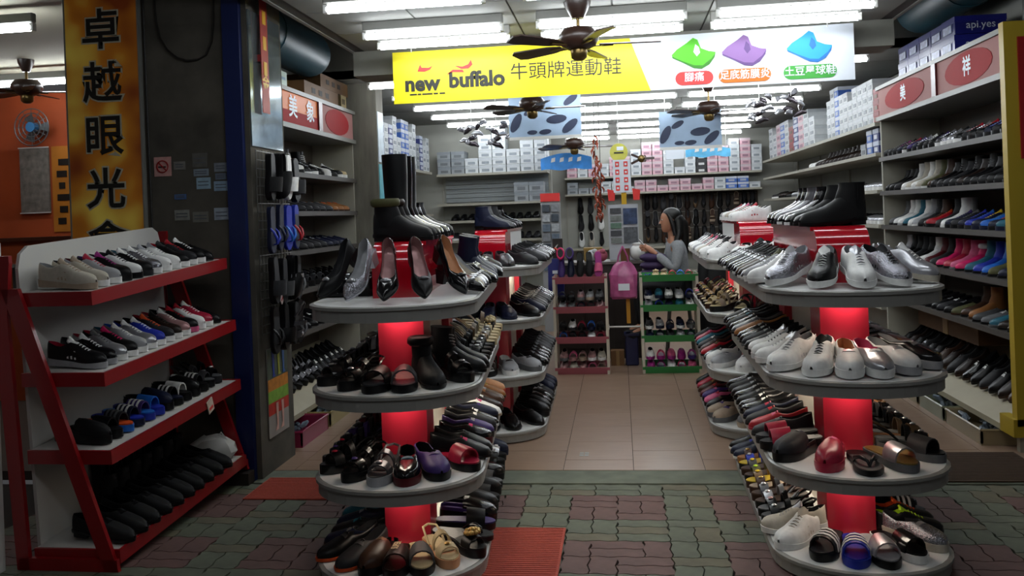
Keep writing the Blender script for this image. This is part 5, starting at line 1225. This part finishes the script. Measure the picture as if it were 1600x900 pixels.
# pink carrier bag on a rod between the towers
m_pbag = M('pink_plastic', 0xa5527e, .2, noise=.25, scale=14)
rod = MB().cyl((-.14, 7.9, .4), (.16, 7.9, .4), .008).obj('rod', m_white, None, smooth=60); tag(rod, 'thin white rod joining the pink and green bin towers', 'rod')
for x in (-.135, .155): MB().bx(x - .006, 7.88, .38, x + .006, 7.92, .42).obj('clamp', m_white, rod)
bag = thing('carrier_bag', 'crumpled pink plastic carrier bag hanging between the bin towers', 'bag', (.015, 7.86, .66))
rnd = random.Random(9)
mb = MB(); n = 16
mb.rings([[((a + rnd.uniform(-.012, .012)) * math.cos(2 * PI * k / n), (b + rnd.uniform(-.012, .012)) * math.sin(2 * PI * k / n), z + rnd.uniform(-.006, .006)) for k in range(n)] for z, a, b in ((0, .11, .05), (.02, .125, .07), (.12, .13, .08), (.22, .125, .07), (.29, .09, .05), (.33, .06, .03))])
mb.obj('pouch', m_pbag, bag, smooth=20)
for s in (-1, 1): MB().tube([(s * .05, 0, .31), (s * .04, 0, .38), (s * .015, .0, .44), (0, .02, .47)], .008, 5).obj('handle', m_pbag, bag, smooth=40)
MB().bx(-.05, -.085, .08, .05, -.078, .14).obj('paper_print', m_bw, bag)
o = MB().bx(.03, 7.9, .43, .065, 7.905, .65).obj('yellow_strap', M('strap_yellow', 0xb07a10, .5), None)
o.parent = bag; o.matrix_parent_inverse = Matrix.Translation((-.015, -7.86, -.66))
# counter behind with its clutter
m_dk = M('counter_dark', 0x241c18, .5)
ct = thing('sales_counter', 'dark sales counter behind the pink and green bin towers', 'counter', (0, 0, 0))
MB().bx(-.66, 8.58, 0, .2, 8.98, .93).obj('body', m_dk, ct)
MB().bx(-.68, 8.55, .93, .22, 9.0, .955).obj('top', M('counter_top', 0x5a5550, .4), ct)
for k in range(3): MB().bx(-.64 + k * .28, 8.57, .1, -.38 + k * .28, 8.58, .88).obj('front_board', m_dk, ct)
o = MB().bx(-.13, 8.16, 0, -.005, 8.27, .14).obj('carton', MC['carton_brown'], None); tag(o, 'small brown carton on the floor between the bin towers', 'carton')
MB().bx(-.08, 8.157, 0, -.05, 8.16, .14).obj('tape', MC['tape_tan'], o)
o = MB().bx(.01, 8.15, 0, .13, 8.28, .3).obj('blue_tub', M('tub_blue', 0x0e1440, .4), None, bevel=.01); tag(o, 'dark blue tub on the floor beside the small carton', 'tub')
MB().bx(.0, 8.14, .28, .14, 8.29, .3).obj('rim', MC['tub_blue'], o)
tw = thing('card_display', 'white display board of small goods standing on the sales counter', 'display', (.035, 8.78, .956))
MB().bx(-.15, 0, 0, .15, .03, .56).obj('board', M('board_grey', 0xa7a9ae, .5), tw)
for k in range(5):
    MB().bx(-.13, -.012, .17 + k * .075, -.02, 0, .225 + k * .075).obj('goods_card', M('goods_%d' % (k % 3), [0x6f7470, 0x3a3c40, 0x567060][k % 3], .4, noise=.3, scale=40), tw)
MB().bx(.0, -.012, .36, .14, 0, .52).obj('goods_card', M('goods_blue', 0x32405e, .3, noise=.5, scale=25), tw)
MB().bx(.0, -.012, .17, .14, 0, .33).obj('goods_card', M('goods_grey', 0x55585c, .3, noise=.5, scale=35), tw)
MB().bx(-.01, .005, .56, .04, .025, .74).obj('yellow_pole', M('pole_yellow', 0xc49a10, .5), tw)
sg2 = MB().bx(-.085, -.004, .68, .09, .006, 1.01).obj('price_card', m_bw, tw)
for i in range(4):
    for j in range(2):
        MB().bx(-.062 + j * .085, -.008, .7 + i * .08, -.022 + j * .085, -.004, .752 + i * .08).obj('red_mark', m_pr, sg2)
        MB().bx(-.052 + j * .085, -.009, .715 + i * .08, -.032 + j * .085, -.008, .735 + i * .08).obj('mark_gap', m_bw, sg2)
for sx, c in ((-.11, m_pr), (.14, m_pr)): MB().rings([[(sx - .03, 0, .6), (sx + .03, 0, .6), (sx + .03, .01, .6), (sx - .03, .01, .6)], [(sx - .04, 0, .72), (sx + .04, 0, .7), (sx + .04, .01, .7), (sx - .04, .01, .72)]]).obj('red_ribbon', c, tw)
for x, z, c, l in ((-.28, .0, 0xb0b2b4, 'white plush ball on the counter by the display board'), (-.2, 0, 0x9a4a5a, 'rose coloured cloth heap on the counter')):
    o = MB().ball((0, 0, .06), (.07, .06, .06), 10, 7).obj('counter_goods', M('goods_%06x' % c, c, .7, noise=.2, scale=20), None, smooth=60, loc=(x, 8.66 - (.06 if 'rose' in l else 0), .956)); tag(o, l, 'goods')
    MB().ball((.02, -.03, .1), .03, 8, 5).obj('knot', MC['goods_%06x' % c], o, smooth=60)
o = MB().ball((0, 0, .08), (.075, .07, .08), 12, 8).obj('white_pot', m_white, None, smooth=60, loc=(.16, 8.63, .956)); tag(o, 'round white pot on the counter before the display board', 'pot')
MB().lathe([(.04, .14), (.045, .17), (.03, .175)]).obj('lid', m_white, o, smooth=40)
o = MB().bx(-.09, -.06, 0, .09, .06, .13).obj('carton', M('carton_ochre', 0x8a6e34, .6), None, loc=(-.28, 8.8, .956)); tag(o, 'ochre box on the counter beneath the chilli string', 'carton')
MB().bx(-.095, -.065, .11, .095, .065, .135).obj('lid', MC['carton_ochre'], o)
o = MB().bx(-.045, -.03, 0, .045, .03, .12).obj('carton', M('carton_rust', 0x5a3410, .6), None, loc=(.04, 8.62, .956)); tag(o, 'rust brown box on the counter before the display board', 'carton')
MB().bx(-.046, -.031, .1, .046, .031, .122).obj('lid', MC['carton_rust'], o)
# blue tote bag with orange handles
tb = thing('tote_bag', 'dark blue tote bag with orange handles by the pink bins', 'bag', (-.62, 8.2, .62))
MB().rings([[(-.07, -.03, 0), (.07, -.03, 0), (.07, .03, 0), (-.07, .03, 0)], [(-.075, -.035, .15), (.075, -.035, .15), (.075, .035, .15), (-.075, .035, .15)], [(-.07, -.02, .4), (.07, -.02, .4), (.07, .02, .4), (-.07, .02, .4)]]).obj('pouch', M('tote_blue', 0x141a6a, .5), tb)
for yy in (-.02, .02): MB().tube([(-.055, yy, .38), (-.04, yy, .46), (0, yy, .5), (.04, yy, .46), (.055, yy, .38)], .01, 6).obj('handle', M('handle_orange', 0xc03a10, .5), tb, smooth=50)
MB().bx(-.03, -.034, .26, .03, -.029, .29).obj('emblem', m_bw, tb)
hk = MB().cyl((-.62, 8.2, 1.12), (-.62, 8.56, 1.14), .006).obj('hook', m_steel, tb); hk.matrix_parent_inverse = Matrix.Translation((.62, -8.2, -.62))
MB().bx(-.67, 8.54, .5, -.57, 8.58, 1.2).obj('hook_board', m_dk, ct)
# chilli strings
m_chi = M('chilli_red', 0x8a3210, .35, noise=.3, scale=20)
for x, y, l in ((-.24, 9.4, 'long hanging string of dried red chillies above the counter'), (-.19, 9.5, 'second string of dried red chillies beside the longer one')):
    t = thing('chilli_string', l, 'chilli string', (x, y, 1.35))
    MB().cyl((0, 0, .02), (0, 0, 1.334), .004, n=6).obj('cord', m_wire, t)
    rnd = random.Random(int(x * 100))
    for k in range(34 if x < -.2 else 24):
        a = rnd.random() * 2 * PI; z = .02 + k * .026
        MB().tube([(0, 0, z + .04), (.02 * math.cos(a), .02 * math.sin(a), z + .035), (.04 * math.cos(a), .04 * math.sin(a), z + .01), (.035 * math.cos(a), .035 * math.sin(a), z - .03)], [.003, .011, .01, .002], 5).obj('chilli', m_chi, t, smooth=60)
t = thing('round_sign', 'round yellow sign hanging above the counter display', 'sign', (.015, 9.2, 2.07))
MB().cyl((0, -.004, 0), (0, .004, 0), .095, n=24).obj('disc', M('disc_yellow', 0xb4b048, .6, noise=.1), t)
MB().bx(-.05, -.007, -.012, .05, -.004, .004).obj('mark', m_ink, t); MB().bx(-.02, -.007, .02, .05, -.004, .06).obj('mark', m_bw, t)
MB().cyl((0, 0, .095), (0, 0, .61), .003, n=6).obj('hanging_wire', m_white, t)
t = thing('hanging_ornament', 'brown wooden ornament hanging near the back wall boxes', 'ornament', (.3, 11.0, 2.1))
for k in range(5):
    a = 2 * PI * k / 5
    MB().bar((0, 0, 0), (.16 * math.cos(a), .05 * math.sin(a), .06 * math.sin(a * 2)), .03, .012).obj('arm', MC['fan_brown'], t)
MB().ball((0, 0, 0), .05, 10, 6).obj('hub', m_brass, t, smooth=60)
MB().cyl((0, 0, .04), (0, 0, .58), .004, n=6).obj('cord', m_wire, t)
# red and white product rack on the far side
t = thing('goods_rack', 'tall narrow rack of packaged goods with a red header by the partition', 'rack', (-.84, 10.6, 0))
MB().bx(-.12, 0, 0, .12, .05, 1.66).obj('panel', M('rack_pale', 0x8e8f90, .5), t)
MB().bx(-.12, -.02, 1.6, .12, 0, 1.7).obj('red_header', m_pr, t)
for k in range(7):
    for j in range(2): MB().bx(-.1 + j * .11, -.03, .75 + k * .12, -.01 + j * .11, 0, .84 + k * .12).obj('packet', M('packet_%d' % ((k + j) % 4), [0x5d6a78, 0x9a9ea2, 0x39414a, 0x7c7f83][(k + j) % 4], .4, noise=.3, scale=30), t)
o = MB().bx(-1.0, 11.12, 2.1, -.93, 11.19, 2.12); 
# ================================================================== WOMAN
def skin(name, verts, edges, rad, mat, parent, root=0, sub=2):
    me = bpy.data.meshes.new(name); me.from_pydata(verts, edges, [])
    o = bpy.data.objects.new(name, me); COL.objects.link(o)
    o.modifiers.new('s', 'SKIN')
    for i, r in enumerate(rad):
        sv = me.skin_vertices[0].data[i]; sv.radius = r if isinstance(r, tuple) else (r, r); sv.use_root = i == root
    o.modifiers.new('d', 'SUBSURF').levels = sub
    bpy.context.view_layer.update()
    m2 = bpy.data.meshes.new_from_object(o.evaluated_get(bpy.context.evaluated_depsgraph_get()))
    bpy.data.objects.remove(o)
    for p in m2.polygons: p.use_smooth = True
    return mesh_obj(name, m2, mat, parent)
m_skin = M('skin', 0xb07c60, .55)
m_knit = M('grey_knit', 0x84878a, .9, noise=.12, scale=60, bump=.3)
m_hair = M('black_hair', 0x0a0908, .4, noise=.2, scale=60, stretch=(4, 4, .5))
m_trou = M('black_trousers', 0x0c0c0e, .8)
W = thing('person', 'woman in a grey sweater seated behind the green bins looking at a phone', 'person', (.52, 8.34, 0), R(8))
# faces -x; joints
J = {'pel': (0, 0, .72), 'wst': (.015, 0, .84), 'chs': (.01, 0, 1.0), 'nkb': (-.01, 0, 1.14), 'nck': (-.03, 0, 1.2), 'hd0': (-.045, 0, 1.27), 'hd1': (-.05, 0, 1.35), 'hd2': (-.04, 0, 1.42),
     'sl': (.0, -.14, 1.1), 'el': (-.05, -.19, .88), 'wl': (-.2, -.07, 1.03), 'sr': (.0, .14, 1.1), 'er': (-.08, .19, .9), 'wr': (-.21, .06, 1.06),
     'hl': (-.02, -.085, .7), 'kl': (-.36, -.1, .73), 'al': (-.34, -.1, .34), 'tl': (-.46, -.1, .29), 'hr': (-.02, .085, .7), 'kr': (-.36, .1, .73), 'ar': (-.34, .1, .34), 'tr': (-.46, .1, .29)}
K = list(J)
E = [('pel', 'wst'), ('wst', 'chs'), ('chs', 'nkb'), ('nkb', 'nck'), ('nck', 'hd0'), ('hd0', 'hd1'), ('hd1', 'hd2'), ('nkb', 'sl'), ('sl', 'el'), ('el', 'wl'), ('nkb', 'sr'), ('sr', 'er'), ('er', 'wr'), ('pel', 'hl'), ('hl', 'kl'), ('kl', 'al'), ('al', 'tl'), ('pel', 'hr'), ('hr', 'kr'), ('kr', 'ar'), ('ar', 'tr')]
RD_ = {'pel': (.13, .11), 'wst': (.12, .09), 'chs': (.13, .095), 'nkb': (.07, .06), 'nck': .034, 'hd0': (.04, .045), 'hd1': (.055, .06), 'hd2': (.04, .045), 'sl': .05, 'el': .036, 'wl': .024, 'sr': .05, 'er': .036, 'wr': .024, 'hl': .075, 'kl': .055, 'al': .035, 'tl': .028, 'hr': .075, 'kr': .055, 'ar': .035, 'tr': .028}
def sub_skin(name, keys, grow, mat, root, extra=None):
    ks = [k for k in K if k in keys]; ix = {k: i for i, k in enumerate(ks)}
    rd = [tuple((v + grow) for v in (RD_[k] if isinstance(RD_[k], tuple) else (RD_[k],) * 2)) for k in ks]
    return skin(name, [J[k] for k in ks], [(ix[a], ix[b]) for a, b in E if a in ix and b in ix], rd, mat, W, ix[root])
body = sub_skin('body', K, 0, m_skin, 'pel')
_b = bmesh.new(); _b.from_mesh(body.data)
_h = MB()
_h.rings([[(cx + rx * math.cos(2 * PI * k / 20), ry * math.sin(2 * PI * k / 20), z) for k in range(20)] for z, cx, rx, ry in ((1.232, -.085, .018, .015), (1.24, -.08, .04, .034), (1.262, -.068, .062, .05), (1.29, -.06, .073, .06), (1.32, -.056, .079, .067), (1.35, -.054, .084, .071), (1.38, -.05, .085, .072), (1.41, -.045, .078, .066), (1.435, -.04, .058, .05), (1.45, -.036, .03, .026))])
_m = _h.mesh('head'); _b.from_mesh(_m)
for f_ in _b.faces: f_.smooth = True
_b.to_mesh(body.data); _b.free()
sub_skin('sweater', ['pel', 'wst', 'chs', 'nkb', 'sl', 'el', 'wl', 'sr', 'er', 'wr'], .014, m_knit, 'pel')
sub_skin('trousers', ['pel', 'hl', 'kl', 'al', 'hr', 'kr', 'ar'], .012, m_trou, 'pel')
for s in (-1, 1): MB().tube([(-.3, s * .1, .3), (-.36, s * .1, .3), (-.46, s * .1, .275), (-.51, s * .1, .27)], [.035, .042, .038, .02], 8).obj('shoe', m_trou, W, smooth=60)
# hands: palm and five fingers each, closed round the phone
for s in (-1, 1):
    w0 = Vector(J['wl'] if s < 0 else J['wr']); c = Vector((-.275, s * .035, 1.09))
    mb = MB().tube([w0, (w0 + c) / 2, c, c + Vector((-.02, -s * .004, .012))], [.02, .026, .028, .02], 8)
    for k in range(4):
        b = c + Vector((-.018 + .002 * k, -s * .002, .022 - .016 * k))
        L = (.036, .04, .037, .03)[k]
        mb.tube([b, b + Vector((-L, -s * .006, .004)), b + Vector((-L * 1.3, -s * .022, .004)), b + Vector((-L * 1.1, -s * .034, .002))], [.0085, .008, .0075, .006], 6)
    mb.tube([c + Vector((.0, -s * .015, .015)), c + Vector((-.015, -s * .03, .03)), c + Vector((-.035, -s * .034, .036))], [.01, .009, .007], 6)
    mb.obj('hand', m_skin, W, smooth=60)
# face details
MB().rings([[(-.135, -.012, 1.315), (-.135, .012, 1.315), (-.13, .006, 1.35), (-.13, -.006, 1.35)], [(-.155, -.006, 1.318), (-.155, .006, 1.318), (-.138, .003, 1.35), (-.138, -.003, 1.35)]]).obj('nose', m_skin, W, smooth=60)
for s in (-1, 1):
    MB().ball((-.128, s * .03, 1.352), (.008, .013, .006), 8, 5).obj('eye', M('eye_white', 0xb8b2a8, .3), W, smooth=60)
    MB().ball((-.134, s * .03, 1.351), (.004, .006, .0055), 8, 5).obj('iris', m_hair, W, smooth=60)
    MB().ball((-.04, s * .072, 1.335), (.014, .008, .026), 8, 5).obj('ear', m_skin, W, smooth=60)
MB().ball((-.126, 0, 1.287), (.01, .022, .006), 8, 5).obj('mouth', M('lips', 0x8a4440, .5), W, smooth=60)
hb = MB().ball((-.03, 0, 1.39), (.092, .08, .078), 18, 10)
hb.ball((.01, 0, 1.34), (.065, .078, .09), 14, 8)
hb.tube([(-.085, -.06, 1.41), (-.06, -.075, 1.37), (-.035, -.078, 1.3), (-.02, -.085, 1.2)], [.012, .018, .022, .02], 8)
hb.tube([(-.085, .06, 1.41), (-.06, .075, 1.37), (-.035, .078, 1.3), (-.02, .085, 1.2)], [.012, .018, .022, .02], 8)
hb.tube([(.02, -.045, 1.34), (.02, -.07, 1.22), (-.03, -.105, 1.1), (-.05, -.12, .98)], [.045, .035, .022, .008], 10)
hb.tube([(.03, 0, 1.36), (.075, .01, 1.3), (.09, .02, 1.2), (.09, .02, 1.05), (.08, .0, .95)], [.05, .055, .045, .035, .012], 10)
hb.obj('hair', m_hair, W, smooth=60)
MB().lathe([(.022, -.01), (.032, 0), (.022, .01), (.022, -.01)], (.085, 0, 1.3), 12, caps=False).obj('hair_tie', M('tie_pink', 0x8a2a4a, .6), W, smooth=50)
ph = MB().bx(-.004, -.035, -.07, .004, .035, .07).obj('phone', M('phone_white', 0xc6c6c6, .3), None, bevel=.003, loc=(.215, 8.305, 1.12), rot=(0, R(-40), R(8)))
tag(ph, 'pale phone held by the seated woman', 'phone')
MB().bx(.004, -.03, -.06, .005, .03, .06).obj('screen', M('screen_glow', 0x9fb4c8, .2, emit=.8), ph)
st = thing('stool', 'black high stool under the seated woman', 'stool', (.53, 8.34, 0))
MB().lathe([(.15, .57), (.165, .585), (.165, .61), (.14, .625)], n=20).obj('seat', m_trou, st, smooth=40)
for k in range(4):
    a = PI / 4 + PI / 2 * k
    MB().cyl((.19 * math.cos(a), .19 * math.sin(a), 0), (.12 * math.cos(a), .12 * math.sin(a), .575), .012, n=8).obj('leg', m_steel, st, smooth=60)
MB().tube([(.165 * math.cos(2 * PI * k / 16), .165 * math.sin(2 * PI * k / 16), .22) for k in range(17)], .009, 6).obj('foot_ring', m_steel, st, smooth=60)
cu = thing('purple_bag', 'purple quilted bag on the lap of the seated woman', 'bag', (.3, 8.3, .80))
for k in range(3): MB().ball((0, 0, .05 + .075 * k), (.13, .1, .05), 14, 6).obj('quilt_roll', M('quilt_purple', 0x34204a, .7, noise=.1), cu, smooth=60)
co = thing('black_coat', 'black coat slumped behind the seated woman', 'coat', (.87, 8.42, 0))
MB().rings([[((a + .01 * math.sin(5 * k)) * math.cos(2 * PI * k / 14), b * math.sin(2 * PI * k / 14), z) for k in range(14)] for z, a, b in ((.0, .14, .12), (.3, .15, .12), (.7, .14, .11), (.95, .11, .08), (1.16, .07, .05), (1.2, .02, .02))]).obj('cloth', M('coat_black', 0x0e0e10, .8, noise=.1), co, smooth=50)
MB().tube([(-.09, -.06, 1.0), (-.12, -.1, .8), (-.08, -.12, .55)], [.05, .045, .035], 8).obj('sleeve', MC['coat_black'], co, smooth=60)

# ================================================================== NEIGHBOURING SHOP
pp_ = thing('product_poster', 'grey product poster on the orange wall of the neighbouring shop', 'poster', (-5.56, 7.47, 1.64))
MB().bx(0, 0, 0, .29, .02, .6).obj('sheet', M('poster_grey', 0x77736c, .6, noise=.35, scale=18), pp_)
MB().bx(-.01, -.004, -.01, .3, .0, 0).obj('frame_bar', m_white, pp_); MB().bx(-.01, -.004, .6, .3, 0, .61).obj('frame_bar', m_white, pp_)
ys = MB().bx(-5.25, 7.49, 1.45, -5.02, 7.499, 2.25).obj('yellow_strip', M('strip_orange', 0xb5701a, .6, noise=.2, scale=3), None); tag(ys, 'amber strip with dark characters on the orange wall', 'strip')
for k in range(6): MB().bx(-5.2 + .02 * (k % 2), 7.484, 1.52 + k * .11, -5.12 + .02 * (k % 3), 7.49, 1.58 + k * .11).obj('dark_mark', m_black, ys)
wf = thing('wall_fan', 'grey wall fan with a blue hub in the neighbouring shop', 'fan', (-5.33, 7.36, 2.42), 0)
m_cage = M('fan_cage', 0x5a5f62, .4, metal=.4)
for r in (.17, .13, .09): MB().tube([(r * math.cos(2 * PI * k / 24), -.02, r * math.sin(2 * PI * k / 24)) for k in range(25)], .005, 5).obj('cage_ring', m_cage, wf)
for k in range(12): MB().bar((.03 * math.cos(PI * k / 6), -.03, .03 * math.sin(PI * k / 6)), (.17 * math.cos(PI * k / 6), -.02, .17 * math.sin(PI * k / 6)), .004, .004).obj('cage_wire', m_cage, wf)
for k in range(3):
    a = 2 * PI * k / 3
    MB().rings([[(.03 * math.cos(a + d), .02, .03 * math.sin(a + d)) for d in (-.5, .5)] + [(.14 * math.cos(a + d), .03, .14 * math.sin(a + d)) for d in (.4, -.3)], [(.03 * math.cos(a + d), .024, .03 * math.sin(a + d)) for d in (-.5, .5)] + [(.14 * math.cos(a + d), .034, .14 * math.sin(a + d)) for d in (.4, -.3)]]).obj('blade', m_cage, wf)
MB().cyl((0, -.045, 0), (0, .02, 0), .045, n=16).obj('hub', M('hub_blue', 0x2a6a9a, .4), wf, smooth=40)
MB().cyl((0, .02, 0), (0, .14, -.02), .05, n=14).obj('motor', m_cage, wf, smooth=40)
ac = thing('white_machine', 'white box unit on a pole at the edge of the neighbouring shop', 'machine', (-5.45, 6.68, 0))
MB().bx(-.35, -.12, 2.13, .1, .12, 2.42).obj('casing', m_white, ac, bevel=.02); MB().bx(-.3, -.124, 2.15, .06, -.12, 2.19).obj('vent', m_cage, ac)
MB().cyl((.0, 0, 0), (.0, 0, 2.13), .02, n=10).obj('pole', m_white, ac, smooth=60); MB().cyl((.02, 0, 2.42), (.03, 0, 2.86), .015, n=10).obj('hanger', m_white, ac, smooth=60)
dc = thing('display_counter', 'white display counter at the edge of the neighbouring shop', 'counter', (0, 0, 0))
MB().bx(-3.5, 3.1, .0, -2.68, 3.42, 1.15).obj('body', m_white, dc); MB().bx(-3.5, 3.08, 1.15, -2.68, 3.6, 1.17).obj('glass_top', M('glass_green', 0x7c8c86, .1), dc)
MB().bx(-3.5, 3.1, 1.3, -2.64, 3.62, 1.315).obj('glass_top', MC['glass_green'], dc); MB().bx(-2.72, 3.58, 1.17, -2.69, 3.6, 1.3).obj('post', m_steel, dc)
oc = thing('orange_counter', 'long orange counter along the back of the neighbouring shop', 'counter', (0, 0, 0))
MB().bx(-6.3, 6.9, 0, -3.3, 7.3, 1.38).obj('body', M('counter_orange', 0x8c3a14, .5, noise=.1), oc); MB().bx(-6.3, 6.86, 1.38, -3.3, 7.34, 1.41).obj('top', M('counter_edge', 0x3a1a0c, .4), oc)
MB().bx(-5.52, 6.857, 1.44, -5.44, 6.9, 1.54).obj('card', MC['label_pale'], oc)
# white box on top of the near counter
o = MB().bx(-3.0, 3.3, 1.316, -2.74, 3.55, 1.42).obj('white_box', m_white, None, bevel=.012); tag(o, 'white box on the glass counter of the neighbouring shop', 'box')
MB().bx(-2.98, 3.296, 1.34, -2.78, 3.3, 1.36).obj('slot', m_cage, o)
